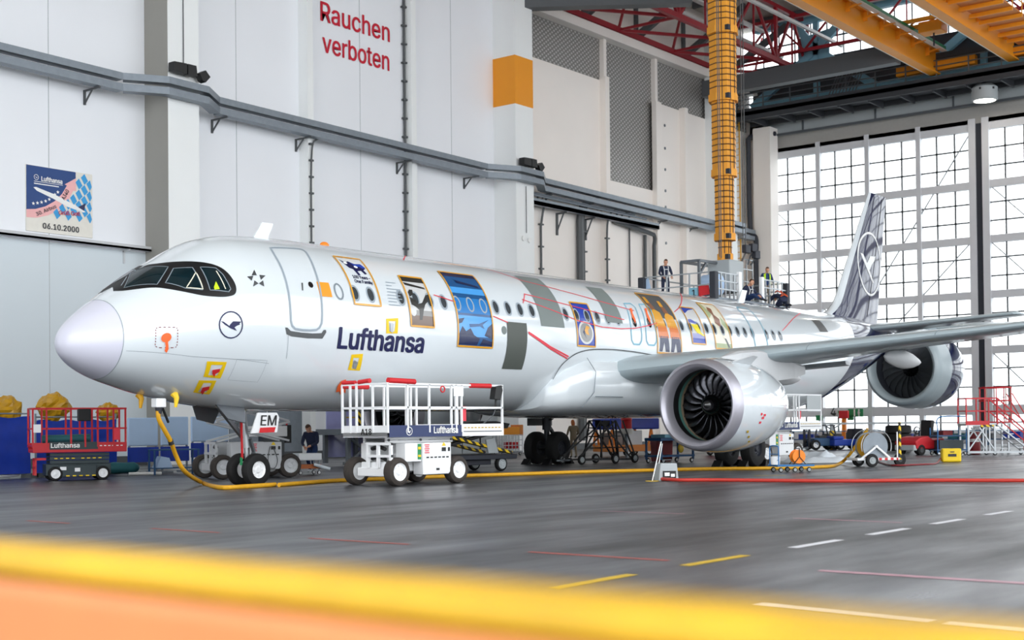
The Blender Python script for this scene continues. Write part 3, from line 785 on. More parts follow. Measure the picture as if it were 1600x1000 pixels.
# flight deck
mask = H([(186, 440), (193, 430), (202, 422), (211, 417.6), (230, 414), (247.5, 411.6), (273.8, 409), (300, 408.6), (317.5, 410), (335, 413.8), (349, 420.5), (361.3, 432.8), (368.5, 447), (368.3, 457.4), (361.3, 462.3), (343.8, 464), (317.5, 461.9), (289.5, 456.4), (265, 452), (244, 449.4), (212.5, 452), (191.5, 454.5), (177, 455)])
mid = [(1.28, 90), (1.95, 90)]
poly = [p for p in mask if p[1] < 88]
poly = [(p.x, p.y) for p in smoothpath([Vector((x, a, 0)) for x, a in poly], 4)]
port = [(2.0, 90)]+[p for p in poly]+[(1.33, 90)]
b = MB(); patch(b, port, .004, .12); patch(b, [(x, 180-a) for x, a in port], .004, .12)
B(b, 'windshield_mask', 'black', smooth=True)
panes = [[(205, 426), (263, 417.6), (245.5, 445), (194, 450.5)], [(271, 420), (300.5, 418.5), (316.5, 453.3), (289.5, 450.8), (258.5, 442.5)], [(312.6, 418), (336.8, 419.2), (348, 429.4), (360.2, 452), (356.9, 456.3), (328, 453.6)]]
for p in panes:
    q = H(p)
    for s in (0, 1):
        r = [(x, 180-a if s else a) for x, a in q]
        w = B(patch(MB(), r, .010, .12), 'cockpit_window', 'cockpit_glass', smooth=True)
        B(ribbon(MB(), r, .022, True, .014), 'window_frame', 'thin_grey', w)
b = MB(); q = H([(291, 450), (306, 426), (317, 452)]); ribbon(b, q, .024, True, .018); B(b, 'open_window_edge', 'img_cream')
b = MB(); q = H([(337.5, 424), (352, 452)]); ribbon(b, q, .024, False, .018); B(b, 'seat_rail', 'img_cream')
b = MB(); patch(b, H([(334, 449), (337, 440), (343, 452), (335, 453)]), .016); B(b, 'hivis_vest_inside', 'hivis')
for u0, v0, u1, v1 in ((190, 448, 199, 434),): B(ribbon(MB(), H([(u0, v0), (u1, v1)]), .02, False, .03), 'wiper', 'seal_grey')
# emblems on the nose
b = MB()
for c, t in (((397, 427), 90), ((391, 434), 162), ((409.5, 432.5), 18), ((398.5, 443.5), 234), ((409.5, 443.5), 306)):
    pts = [(c[0]+5.4*math.cos(R(t+k)), c[1]-5.4*math.sin(R(t+k))) for k in (0, 130, 230)]; patch(b, H(pts), .008)
B(b, 'star_emblem', 'silver')
b = MB(); c = hull(360.5, 507.5); ribbon(b, H([(360.5+18*math.cos(R(t)), 507.5+20.5*math.sin(R(t))) for t in range(0, 360, 15)]), .028, True)
for pts in ([(345, 502), (349, 502.5), (358, 509), (363, 507), (366.5, 512), (370, 517), (360, 513), (352, 508)], [(358.5, 508), (364, 502), (377, 502.5), (374, 505.5), (375, 507), (370, 509), (366, 511.5), (361, 512)]):
    patch(b, H(pts), .008, .1)
B(b, 'crane_emblem', 'navy')
# static port covers, probes and the yellow taped frames
b = MB()
bx = [(243, 514), (246, 511.5), (275, 511.5), (277.4, 514), (276, 541), (273, 543), (246, 543), (242, 540)]
q = H(bx)
for i in range(8):
    (x0, a0), (x1, a1) = q[i], q[(i+1) % 8]; n = max(1, int(math.hypot(x1-x0, (a1-a0)*AR)/.09))
    for k in range(n): ribbon(b, [(x0+(x1-x0)*(k+.25)/n, a0+(a1-a0)*(k+.25)/n), (x0+(x1-x0)*(k+.75)/n, a0+(a1-a0)*(k+.75)/n)], .016)
B(b, 'dashed_outline', 'dark_red')
b = MB(); patch(b, circ(*hull(259.5, 527.5), .10, 4.6, 20), .02); patch(b, H([(257, 532), (262, 532), (263, 545), (260, 551), (257, 548), (258.5, 541)]), .018); B(b, 'port_cover', 'orange_cover')
def taped(px, hole, name='taped_frame'):
    b = MB(); q = H(px); r = H(hole); n = len(q)
    for i in range(n): patch(b, [q[i], q[(i+1) % n], r[(i+1) % n], r[i]], .008)
    return B(b, name, 'tape_yellow')
f1 = taped([(323.4, 564.2), (354.4, 565.4), (344, 591), (317.6, 588.4)], [(330, 570), (348, 570), (339, 586), (325, 586)])
f2 = taped([(310.7, 593.7), (337.9, 594.1), (327, 616), (301.5, 612.5)], [(318, 598), (331, 598), (322, 613), (309, 612)])
for f, c in ((f1, [(331, 577), (343, 575), (342, 580), (336, 583), (334, 588), (331, 583)]), (f2, [(316, 604), (327, 602), (326, 607), (319, 610), (316, 615), (313, 611)])):
    B(patch(MB(), H(c), .03), 'probe_cover', 'pad_red', f)
f3 = taped([(603, 498), (622, 497), (621, 521), (603, 521)], [(607, 502), (618, 502), (616, 518), (608, 518)])
f4 = taped([(549, 554), (567, 552.5), (562, 579), (543, 578)], [(552, 559), (561, 559), (556, 576), (549, 576)])
for f, c in ((f3, [(609, 504), (615, 506), (613, 520), (609, 518)]), (f4, [(553, 562), (559, 566), (555, 577), (550, 573)])): B(patch(MB(), H(c), .02), 'probe_cover', 'alu', f)
for u, v in ((272, 617), (217, 618.5)):
    x, a = hull(u, v-2); p = surf(x, a, 0); b = MB(); b.tube([p, p+Vector((.02, -.06, -.10)), p+Vector((.0, -.05, -.30))], [.09, .06, .03], 8); B(b, 'sensor_cover', 'tape_yellow' if u > 250 else 'hose_yellow', smooth=True)
# forward door
door = [(422, 387.6), (429, 399), (436, 411), (443, 428), (448.6, 447.6), (452, 466), (453.6, 483), (454.4, 500.8), (456.5, 509), (461, 513.8), (472, 515.6), (484, 516.3), (494, 515.4), (499, 512), (502.5, 505), (503.3, 492), (502.8, 476), (500.8, 458), (497, 440), (491.5, 422), (485, 406), (478, 394), (471, 389.6), (458, 388.4), (440, 387.4)]
d = B(ribbon(MB(), H(door), .05, True), 'passenger_door', 'seal_grey')
B(patch(MB(), H([(445.5, 511.5), (449, 512), (454, 517), (470, 519.5), (488, 521), (502, 520.5), (505.5, 515.5), (509, 515.5), (509.5, 519), (503.5, 529), (480, 528.5), (455, 525.5), (447.5, 522)]), .008), 'scuff_plate', 'scuff', d)
B(patch(MB(), circ(*hull(485.3, 445), .07, 2.2, 16), .008), 'door_porthole', 'black_gloss', d)
B(patch(MB(), H([(470.5, 442), (473, 442), (473.5, 454), (471.5, 454)]), .008), 'door_handle', 'dark_grey', d)
x0, a0 = hull(500, 463); x1, a1 = hull(513, 442); B(quadpatch(MB(), x0, x1, a0, a1, .008), 'orange_plate', 'crane_orange')
# big lettering
b = MB(); x0, a0 = hull(527, 544); x1, a1 = hull(660.5, 550.5)
skin_text(b, 'Lufthansa', x0, (a0+a1)/2, x1, hull(530, 512)[1]-a0); B(b, 'airline_lettering', 'navy')
# cabin windows
XW, ZW = 6.257, 4.5455
aw = math.degrees(math.asin((ZW-3.83)/2.07))
def cabin_window(n, da=0):
    x = XW+.5334*n; a = aw+da
    fr = B(ribbon(MB(), circ(x, a, .125, 5.4, 20), .045, True, .010), 'window', 'seal_grey' if n else 'thin_grey')
    if n: B(patch(MB(), circ(x, a, .105, 4.6, 20), .007), 'pane', 'cabin_pane', fr)
for n in [0, 1, 2]+list(range(4, 23))+list(range(26, 39))+[40, 41, 42]: cabin_window(n)
b = MB(); patch(b, circ(*hull(787.5, 516), .11, 3.2, 16), .008); B(b, 'cargo_port', 'mask_grey')
# overwing exits
ex = [(974.7, 474.3), (981, 487.6), (985, 507), (986, 520), (986.6, 531), (990, 537.6), (999, 538.4), (1002.3, 532.4), (1002.6, 522), (1001.7, 515.6), (997.8, 496), (992.2, 480.6), (985.2, 474.6)]
for dx, dv in ((0, 0), (23.2, 1.3)):
    e = B(ribbon(MB(), H([(u+dx, v+dv) for u, v in ex]), .05, True), 'exit_hatch', 'steel_blue')
    B(patch(MB(), circ(*hull(991+dx, 503+dv), .11, 4.6, 20), .008), 'pane', 'black_gloss', e)
    B(patch(MB(), H([(983+dx, 482), (986.5+dx, 482), (988+dx, 490), (992.5+dx, 500), (992+dx, 506), (987+dx, 496)]), .02), 'hatch_cover', 'orange_cover', e)
x, a = hull(1176, 500); B(ribbon(MB(), [(x-.5, a+13), (x-.5, a-30), (x-.35, a-34), (x+.3, a-34), (x+.45, a-30), (x+.45, a+13), (x+.3, a+18), (x-.35, a+18)], .05, True), 'rear_exit', 'steel_blue')
# pictures on the side, each a framed sheet stuck on the skin
def sheet(bl, br, tl, name, m, frame='img_gold', off=.005):
    x0, a0 = hull(*bl); x1 = hull(*br)[0]; a1 = hull(*tl)[1]
    o = B(quadpatch(MB(), x0, x1, a0, a1, off), name, m)
    if frame: B(ribbon(MB(), [(x0, a0), (x1, a0), (x1, a1), (x0, a1)], .05, True, off+.018), 'frame', frame, o)
    def piece(pname, pm, pts, d=1):
        return B(patch(MB(), [(x0+(x1-x0)*s, a0+(a1-a0)*t) for s, t in pts], off+.003*d), pname, pm, o, fix=False)
    def box(pname, pm, s0, s1, t0, t1, d=1):
        return B(quadpatch(MB(), x0+(x1-x0)*s0, x0+(x1-x0)*s1, a0+(a1-a0)*t0, a0+(a1-a0)*t1, off+.003*d), pname, pm, o, fix=False)
    o['q'] = 0; del o['q']
    return o, piece, box, (x0, x1, a0, a1)
o, P, Q, (x0, x1, a0, a1) = sheet((553.7, 475), (594.8, 478.8), (527.7, 402), 'anniversary_sheet', 'white_paint')
P('bird_cluster', 'navy', [(.12, .93), (.30, .86), (.42, .90), (.62, .84), (.85, .86), (.93, .74), (.82, .70), (.88, .62), (.78, .60), (.70, .68), (.55, .66), (.60, .58), (.50, .56), (.42, .70), (.30, .72), (.22, .80)])
P('bird_cluster', 'blue', [(.45, .89), (.60, .83), (.86, .85), (.95, .76), (.84, .74), (.72, .78), (.58, .76)], 2)
for c in ((.27, .84), (.58, .76)): P('roundel', 'white', [(c[0]+.07*math.cos(k*.5236), c[1]+.03*math.sin(k*.5236)) for k in range(12)], 3)
b = MB(); skin_text(b, '100 Years –', x0+.24*(x1-x0), a0+.49*(a1-a0), x0+.9*(x1-x0), 2.6); skin_text(b, 'One Family', x0+.24*(x1-x0), a0+.40*(a1-a0), x0+.92*(x1-x0), 2.6); B(b, 'sheet_lettering', 'navy', o)
o, P, Q, _ = sheet((642, 509), (678, 511.6), (626.3, 432), 'photograph_sheet', 'img_pale')
Q('dark_band', 'img_dark', 0, 1, .88, 1); Q('soil', 'img_brown', 0, 1, 0, .2); Q('pale_ground', 'img_grey', 0, 1, .2, .3)
P('propeller_plane', 'img_dark', [(.1, .55), (.35, .5), (.42, .42), (.6, .45), (.85, .62), (.97, .62), (.9, .5), (.72, .42), (.6, .3), (.5, .12), (.38, .12), (.42, .3), (.3, .36), (.12, .4)], 2)
P('propeller_plane', 'img_dark', [(.05, .86), (.9, .78), (.95, .74), (.3, .78), (.1, .8)], 2)
P('wheel', 'img_pale', [(.15+.13*math.cos(k*.5236), .28+.1*math.sin(k*.5236)) for k in range(12)], 3); P('figure', 'img_dark', [(.12, .55), (.3, .6), (.33, .7), (.2, .7), (.1, .64)], 3)
o, P, Q, _ = sheet((714.2, 540.2), (768.5, 543.2), (690.8, 425.5), 'blue_sheet', 'img_b1')
Q('cloud_band', 'img_b3', 0, 1, .66, .75); Q('wave_band', 'img_b2', 0, 1, .40, .60, 1); Q('pale_band', 'img_b3', 0, 1, .12, .37, 1); Q('dark_band', 'img_b4', 0, 1, .93, 1)
for i, pts in enumerate(([(0, .02), (.55, .02), (.62, .1), (.45, .14), (.35, .22), (.22, .18), (.12, .24), (0, .12)], [(.75, .14), (1, .1), (1, .3), (.85, .24)], [(.62, .02), (1, .02), (1, .07), (.72, .1)], [(0, .32), (.2, .34), (.12, .28), (0, .26)], [(.3, .87), (.9, .8), (.9, .77), (.3, .82)])): P('leaf_shape', 'img_b4', pts, 2)
P('aircraft_shape', 'img_b1', [(.32, .27), (.6, .28), (.9, .34), (.7, .27), (.75, .22), (.62, .25), (.33, .23)], 3)
for bl, br, tl, k in (((845.5, 509.3), (882, 512.7), (811.5, 431.9), 'mask_grey'), ((948.4, 503.3), (973, 505.9), (921.5, 448.9), 'mask_grey'), ((783.7, 576), (814.9, 576.7), (793.6, 502.8), 'mask_dark')): sheet(bl, br, tl, 'masked_panel', k, None, .012)
o, P, Q, _ = sheet((902, 539.9), (929.7, 541), (894, 473), 'emblem_sheet', 'img_royal')
E24 = lambda cx, cy, rx, ry: [(cx+rx*math.cos(k*.2618), cy+ry*math.sin(k*.2618)) for k in range(24)]
P('ring', 'img_pale', E24(.5, .3, .42, .26), 2); P('disc', 'img_grey', E24(.5, .3, .34, .21), 3); P('figure', 'img_gold', [(.4, .34), (.55, .46), (.72, .42), (.6, .34), (.66, .24), (.5, .26)], 4); P('figure', 'img_b4', [(.3, .3), (.45, .42), (.42, .25), (.5, .16)], 4)
o, P, Q, _ = sheet((1026.9, 551), (1064.3, 552), (1000.6, 459.6), 'people_sheet', 'img_pale')
Q('grey_ground', 'dark_grey', 0, 1, .52, 1)
for s in (0, .48):
    P('hat', 'img_gold', [(s+.1, .78-s*.1), (s+.24, .78-s*.1), (s+.26, .92-s*.14), (s+.14, .92-s*.14)], 3); P('face', 'img_skin', [(s+.1, .66-s*.1), (s+.3, .66-s*.1), (s+.27, .78-s*.1), (s+.1, .78-s*.1)], 3)
    P('coat', 'img_gold', [(s+.05, .38), (s+.45, .38), (s+.42, .62-s*.1), (s+.2, .68-s*.1), (s+.06, .6-s*.1)], 2); P('skirt', 'img_amber', [(s+.08, .22), (s+.5, .22), (s+.46, .4), (s+.1, .4)], 2)
    P('trousers', 'img_b4', [(s+.08, .02), (s+.2, .02), (s+.28, .16), (s+.34, .02), (s+.5, .02), (s+.46, .24), (s+.12, .24)], 2)
o, P, Q, _ = sheet((1081.8, 536.6), (1102.8, 538), (1066.4, 480.6), 'swoosh_sheet', 'img_pale')
P('swoosh', 'img_royal', [(0, 1), (.1, .8), (.5, .92), (.95, .97), (.95, 1)], 2); P('swoosh', 'img_royal', [(.0, .62), (.3, .64), (.7, .55), (.5, .52), (.15, .55), (0, .48)], 2); P('swoosh', 'img_yel', [(.15, .5), (.65, .5), (.75, .3), (1, .22), (.9, .2), (.45, .28)], 3); Q('lilac_band', 'img_lilac', 0, 1, .14, .26, 1); Q('blue_band', 'img_royal', 0, 1, 0, .14, 1)
o, P, Q, _ = sheet((1118.2, 544.3), (1143.4, 545.3), (1093.7, 474.3), 'green_sheet', 'img_cream')
P('figure', 'img_skin', [(.3, .5), (.55, .42), (.7, .6), (.5, .7), (.6, .86), (.4, .9), (.3, .8), (.4, .68)], 2); P('stripe', 'img_green', [(0, .98), (.2, .98), (.35, .7), (.1, .6), (0, .7)], 2); P('stripe', 'img_green', [(.7, .5), (1, .32), (1, .5), (.8, .66)], 2); Q('grass', 'img_green', 0, 1, 0, .1); P('post', 'steel', [(.6, .2), (.7, .2), (.9, .03), (.8, .03)], 3)
sheet((1281, 518.4), (1294, 519), (1268, 499.6), 'dark_sheet', 'img_dark', None)
# red tape lines
for i, L_ in enumerate(([(677, 461), (711.5, 472)], [(770, 494), (793, 504)], [(760, 421), (815, 439), (860, 450), (940, 472), (990, 486)], [(818, 459.5), (880, 475), (952, 494), (975, 500)], [(815, 468), (860, 484), (902, 501), (940, 511), (970, 513.8), (992, 513), (1010, 509.5), (1026, 505)], [(819.5, 459), (817, 474)], [(1053, 488), (1060, 482), (1064, 475), (1065.2, 466.6), (1061.5, 457.5)], [(825, 518.6), (860, 542), (888, 557)], [(826, 521), (860, 545), (886, 560)], [(1251, 489), (1238, 499), (1222, 517)], [(634.5, 396), (630, 407)])):
    B(ribbon(MB(), H(L_), .026 if i not in (7, 8) else .04, off=.016), 'red_tape', 'tape_red')
# antennas and beacon
def blade(x, z, h, c, m='white_paint', nm='antenna'):
    b = MB(); b.add([(x, -.03, z), (x+c, -.03, z), (x+c+h*.55, -.015, z+h), (x+h*.42+.12, -.015, z+h), (x, .03, z), (x+c, .03, z), (x+c+h*.55, .015, z+h), (x+h*.42+.12, .015, z+h)], [(0, 1, 2, 3), (7, 6, 5, 4), (0, 4, 5, 1), (1, 5, 6, 2), (2, 6, 7, 3), (3, 7, 4, 0)]); B(b, nm, m)
blade(5.25, 5.86, .42, .42); blade(28.9, 5.88, .5, .45)
B(MB().ball((7.6, 0, 5.92), (.14, .1, .1)), 'beacon', 'orange', smooth=True)

b = MB(); ribbon(b, [(p.x, p.y) for p in smoothpath([Vector((*q, 0)) for q in H([(858, 606), (863, 592), (875, 572), (890, 558), (905, 550), (925, 546), (955, 546), (985, 549), (1010, 553), (1045, 560)])], 4)], .03, off=.03); B(b, 'fairing_edge', 'dark_grey')
B(patch(MB(), H([(540, 592), (533, 594.5), (527, 602), (524, 612), (530, 611), (531, 616), (536, 611), (539, 614)]), .02), 'probe_cover', 'orange_cover')
b = MB()
for k in range(8): x_, a_ = hull(602+k*.8, 441+5*k); ribbon(b, [(x_, a_), (x_+(.35, .2, .5, .5, .45, .5, .3, .4)[k], a_)], .022)
B(b, 'small_print', 'seal_grey')
# wing to body fairing
fr = []
for x, w, zt, zb in ((14.75, 1.50, 2.55, 1.80), (14.9, 1.80, 2.85, 1.70), (15.4, 2.02, 3.20, 1.62), (16.2, 2.12, 3.52, 1.58), (18, 2.18, 3.55, 1.56), (21, 2.2, 3.45, 1.56), (24, 2.18, 3.3, 1.58), (26.5, 2.02, 3.0, 1.64), (28, 1.7, 2.5, 1.72), (28.6, 1.3, 2.1, 1.8)):
    zc = (zt+zb)/2; ring = []
    for k in range(32):
        t = 2*math.pi*k/32; c, s = math.cos(t), math.sin(t); e = .62
        ring.append((x, w*math.copysign(abs(c)**e, c), zc+(zt-zb)/2*math.copysign(abs(s)**e, s)))
    fr.append(ring)
B(MB().rib(fr), 'belly_fairing', 'white_paint', smooth=True)
b = MB()
for pts in ([(16.0, -2.125, 3.3), (16.4, -2.15, 2.9), (16.3, -2.15, 2.3), (15.8, -2.06, 1.85)],): b.tube(pts, .012, 4)
b.tube([(16.35, -2.16, 2.18), (17.75, -2.19, 2.18)], .012, 4); B(b, 'panel_gap', 'thin_grey')
# wings
def foil(xl, c, y, z, th, n=14, dih=0.0):
    up = []; lo = []
    for k in range(n+1):
        s = (1-math.cos(math.pi*k/n))/2; t = 5*th*(.2969*math.sqrt(s)-.126*s-.3516*s*s+.2843*s**3-.1036*s**4); cam_ = .02*math.sin(math.pi*s)
        up.append((xl+c*s, y, z+(cam_+t)*c)); lo.append((xl+c*s, y, z+(cam_-t)*c))
    return up+lo[-2:0:-1]
def wing_sec(y):
    a = abs(y); xl = 17.55+(a-2)*.525; te = 24.3 if a < 6.4 else 24.3+(a-6.4)*.262
    z = 2.95+(a-2)*.108; return xl, te-xl, z, .145-.004*a
for s in (-1, 1):
    rr = []
    for a in (1.6, 2.4, 3.2, 4.5, 5.75, 6.4, 8, 10, 12, 14, 16, 16.9):
        xl, c, z, th = wing_sec(a); rr.append(foil(xl, c, s*a, z, th))
    xl, c, z, _ = wing_sec(16.9)
    rr += [foil(xl+.5, c*.8, s*17.4, z+.35, .09), foil(xl+1.1, c*.55, s*17.65, z+1.2, .08), foil(xl+1.9, c*.35, s*17.8, z+2.3, .08)]
    wng = B(MB().rib(rr), 'wing', 'wing_grey', smooth=True)
    b = MB()
    for a in (7.0, 10.2, 13.4): b.tube([Vector(p)+Vector((0, 0, .0)) for p in foil(*[wing_sec(a)[0]-.004, wing_sec(a)[1], s*a, wing_sec(a)[2], wing_sec(a)[3]*1.01])[3:0:-1]+[foil(wing_sec(a)[0]-.006, wing_sec(a)[1], s*a, wing_sec(a)[2], wing_sec(a)[3])[0]]], .012, 4)
    B(b, 'slat_gap', 'thin_grey', wng)
    for a, ln in ((4.3, 2.6), (8.2, 2.9), (12.2, 2.4)):
        xl, c, z, th = wing_sec(a); xe = xl+c; rr = []
        for t, r in ((0, .03), (.08, .16), (.25, .26), (.5, .30), (.75, .22), (.93, .10), (1, .02)):
            rr.append([(xe-ln*.62+ln*t, s*a+r*.62*math.cos(q), z-.28-.10*t+r*math.sin(q)) for q in (2*math.pi*k/14 for k in range(14))])
        B(MB().rib(rr), 'flap_fairing', 'lift_grey', wng, smooth=True)
    b = MB(); b.bar((23.6, s*2.4, 2.95), (24.6, s*6.3, 3.25), .9, .12); B(b, 'flap', 'wing_under', wng)
B(MB().ball((25.2, -8.8, 3.2), (.3, .06, .06)), 'flap_light', 'tape_yellow') if False else None
# engines
def engine(s):
    e = thing('engine', None, None, (15.98, s*5.75, 1.87)); e.parent = JET
    del_keys = [k for k in ('label', 'category') if k in e.keys()]
    for k in del_keys: del e[k]
    lip = [(.42, .985), (.25, .99), (.12, 1.02), (.04, 1.07), (0, 1.125), (.02, 1.18), (.09, 1.228), (.22, 1.262), (.34, 1.28)]
    B(MB().lathe(lip, n=64), 'intake_lip', 'lip_metal', e, smooth=True)
    cowl = [(.34, 1.28), (.7, 1.315), (1.2, 1.335), (1.8, 1.325), (2.4, 1.265), (2.9, 1.17), (3.3, 1.06), (3.55, .98), (3.55, .95), (3.2, .96), (2.6, 1.0)]
    B(MB().lathe(cowl, n=64), 'nacelle', 'white_paint', e, smooth=True)
    B(MB().lathe([(.42, .985), (.6, .99), (.72, 1.0)], n=64), 'intake_duct', 'black', e, smooth=True)
    B(MB().lathe([(.72, 1.0), (.88, 1.01)], n=64), 'fan_case_ring', 'green_ring', e, smooth=True)
    B(MB().lathe([(.88, 1.012), (1.0, 1.012)], n=64), 'rub_strip', 'tan_ring', e, smooth=True)
    B(MB().lathe([(1.0, 1.012), (1.5, 1.0), (1.5, .3)], n=48), 'fan_case', 'black', e, smooth=True)
    B(MB().lathe([(2.4, .98), (2.9, .8), (3.4, .62), (4.2, .52), (4.25, .44), (3.9, .4)], n=40), 'core_cowl', 'dark_metal', e, smooth=True)
    B(MB().lathe([(3.6, .4), (4.2, .32), (4.8, .05), (4.82, 0)], n=32), 'exhaust_plug', 'dark_metal', e, smooth=True)
    B(MB().lathe([(.42, 0), (.44, .06), (.54, .17), (.70, .28), (.9, .36), (1.1, .385)], n=32), 'spinner', 'black_gloss', e, smooth=True)
    for k in range(20):
        b = MB(); th = 2*math.pi*k/20; up = []; dn = []
        N = 7
        for i in range(N):
            t = i/(N-1); r = .30+.70*t; tw = R(25+38*t); ch = .20+.09*math.sin(math.pi*min(1, t*.9)); sw = .12*math.sin(t*math.pi)*-.8+.10*t*t
            for arr, q in ((up, -1), (dn, 1)):
                dx = q*ch/2*math.cos(tw)*1.25; dt = q*ch/2*math.sin(tw)/r*1.0+sw
                a = th+dt; arr.append((1.02+dx-.04*math.sin(t*3), r*math.cos(a), r*math.sin(a)))
        vs = []; nrm = .007
        for i in range(N): vs += [up[i], dn[i]]
        b.add(vs, [(2*i, 2*i+1, 2*i+3, 2*i+2) for i in range(N-1)])
        o = B(b, 'fan_blade', 'fan_metal', e, smooth=True); m = o.modifiers.new('t', 'SOLIDIFY'); m.thickness = .018; m.offset = 0
    b = MB()
    for t in (1.02,): b.lathe([(t, 1.3275), (t+.012, 1.3275)], n=64)
    B(b, 'cowl_seam', 'thin_grey', e)
    b = MB(); ya = -1 if s < 0 else 1
    b.add([(.9, ya*.62, 1.18), (1.75, ya*.70, 1.13), (1.7, ya*.98, 1.36), (1.45, ya*.95, 1.38), (.9, ya*.64, 1.2)], [(0, 1, 2, 3, 4)]); o = B(b, 'strake', 'lift_grey', e); m = o.modifiers.new('t', 'SOLIDIFY'); m.thickness = .03
    rr = []
    for x, zl, zh, w in ((1.4, 1.2, 1.36, .05), (2.2, 1.0, 1.55, .22), (3.2, .8, 1.62, .26), (4.4, .75, 1.55, .25), (5.6, .85, 1.35, .18), (6.6, 1.0, 1.25, .04)):
        rr.append([(x, w*c, z) for c, z in ((-1, zl), (1, zl), (1, zh-.06), (.5, zh), (-.5, zh), (-1, zh-.06))])
    B(MB().rib(rr), 'pylon', 'lift_grey', e, smooth=False)
    b = MB()
    for y0, z0, w, h in ((.52, -.42, .05, .3),):
        for k in range(3):
            t = R(200+8*k) if s < 0 else R(340-8*k)
            r = 1.34; a = t+R(12); b.add([(.75+.26*k, r*math.cos(a+.03*0), r*math.sin(a)), (.87+.26*k, r*math.cos(a), r*math.sin(a)), (.92+.26*k, r*math.cos(a+.06), r*math.sin(a+.06)), (.82+.26*k, r*math.cos(a+.06), r*math.sin(a+.06))], [(0, 1, 2, 3)])
    B(b, 'hoist_mark', 'line_yellow', e, fix=False)
    b = MB(); t0 = R(205)
    for k, (dx, dt, w) in enumerate(((1.25, .02, .12), (1.32, -.08, .14), (1.22, -.16, .1), (1.4, -.14, .12))):
        r = 1.342; a = t0+dt-.1 if s < 0 else math.pi-(t0+dt-.1); b.add([(dx, r*math.cos(a), r*math.sin(a)), (dx+w, r*math.cos(a), r*math.sin(a)), (dx+w, r*math.cos(a+.05), r*math.sin(a+.05)), (dx, r*math.cos(a+.05), r*math.sin(a+.05))], [(0, 1, 2, 3)])
    B(b, 'warning_mark', 'tape_red', e, fix=False)
engine(-1); engine(1)
# fin and tailplane
fin = MB(); le = MB()
def finsec(z):
    t = (z-5.7)/(11.62-5.7); xl = 36.75+(41.05-36.75)*t; xt = 41.75+(42.95-41.75)*t
    if z < 6.6: xl -= 1.1*((6.6-z)/.9)**2
    return xl, xt
def vfoil(z, th, f0, f1, n=12):
    xl, xt = finsec(z); c = xt-xl; up = []; dn = []
    for k in range(n+1):
        s = f0+(f1-f0)*k/n; t = 5*th*(.2969*math.sqrt(s)-.126*s-.3516*s*s+.2843*s**3-.1036*s**4)
        up.append((xl+c*s, -t*c, z)); dn.append((xl+c*s, t*c, z))
    return up+(dn[-1:0:-1] if f0 == 0 else dn[::-1])
zs = (5.5, 5.8, 6.1, 6.4, 6.7, 7.5, 8.5, 9.5, 10.5, 11.4, 11.58)
fb = B(MB().rib([vfoil(z, .10 if z < 11.5 else .07, .085, 1) for z in zs]), 'fin', 'navy_paint', smooth=True, label='dark blue glossy tail fin')
B(MB().rib([vfoil(z, .10 if z < 11.5 else .07, 0, .086, 6) for z in zs], caps=True), 'fin_leading_edge', 'white_paint', fb, smooth=True)
def finy(x, z):
    xl, xt = finsec(z); c = xt-xl; s = min(.999, max(.001, (x-xl)/c)); return 5*.10*(.2969*math.sqrt(s)-.126*s-.3516*s*s+.2843*s**3-.1036*s**4)*c
def fin_poly(mb, pts, n=8):
    for sd in (-1, 1): mb.add([(x, sd*(finy(x, z)+.012), z) for x, z in pts], [tuple(range(len(pts)))])
b = MB(); cx, cz = 40.75, 8.35
for k in range(40):
    a, c = R(9*k), R(9*k+9); pts = [(cx+r*math.cos(t), cz+r*math.sin(t)) for r, t in ((1.42, a), (1.42, c), (1.32, c), (1.32, a))]
    if all(finsec(z)[0]+.1 < x < finsec(z)[1]-.05 for x, z in pts): fin_poly(b, pts)
for pts in ([(39.65, 8.75), (39.95, 8.72), (40.35, 8.35), (40.7, 8.15), (40.5, 7.95), (40.2, 8.2)], [(40.35, 8.35), (40.75, 8.7), (41.45, 8.75), (41.3, 8.55), (40.9, 8.3), (40.7, 8.1)], [(40.6, 8.1), (41.2, 7.55), (41.0, 7.55), (40.45, 8.0)]): fin_poly(b, pts)
B(b, 'crane_emblem', 'white', fb, fix=False)
b = MB(); b.tube([(finsec(z)[0]+(finsec(z)[1]-finsec(z)[0])*.72, -finy(finsec(z)[0]+(finsec(z)[1]-finsec(z)[0])*.72, z)-.004, z) for z in (6, 8, 10, 11.4)], .014, 4); B(b, 'rudder_gap', 'black', fb)
for s in (-1, 1):
    rr = [foil(38.3+(a-1)*.62, 3.4-(a-1)*.33, s*a, 5.32+(a-1)*.105, .10) for a in (.6, 2, 3.5, 5, 6.1)]+[foil(42.0, 1.2, s*6.25, 5.87, .05)]
    B(MB().rib(rr), 'tailplane', 'wing_grey', smooth=True)
# landing gear
def wheel(c, r, w, parent, tyre='rubber', rim='lift_white', rr=.55, side=-1, n=28):
    t = MB(); hw = w/2
    t.lathe([(-hw*.9, r*rr), (-hw, r*.75), (-hw*.8, r*.94), (-hw*.45, r), (hw*.45, r), (hw*.8, r*.94), (hw, r*.75), (hw*.9, r*rr)], c, 'y', n)
    o = t.build('tyre', tyre, parent, smooth=True)
    d = MB(); d.lathe([(side*hw*.9, r*rr), (side*hw*.55, r*rr*.9), (side*hw*.5, r*rr*.45), (side*hw*.75, r*rr*.3), (side*hw*.75, 0.001)], c, 'y', 20).lathe([(-side*hw*.9, r*rr), (-side*hw*.6, r*rr*.8), (-side*hw*.6, .001)], c, 'y', 20)
    for k in range(8): a = k*math.pi/4; d.box((c[0]+r*rr*.66*math.cos(a), c[1]+side*hw*.58, c[2]+r*rr*.66*math.sin(a)), (.03, .03, .03))
    d.build('rim', rim, parent, smooth=True)
def gearpart(name):
    e = bpy.data.objects.new(name, None); COL.objects.link(e); e.parent = JET; return e
g = gearpart('nose_gear')
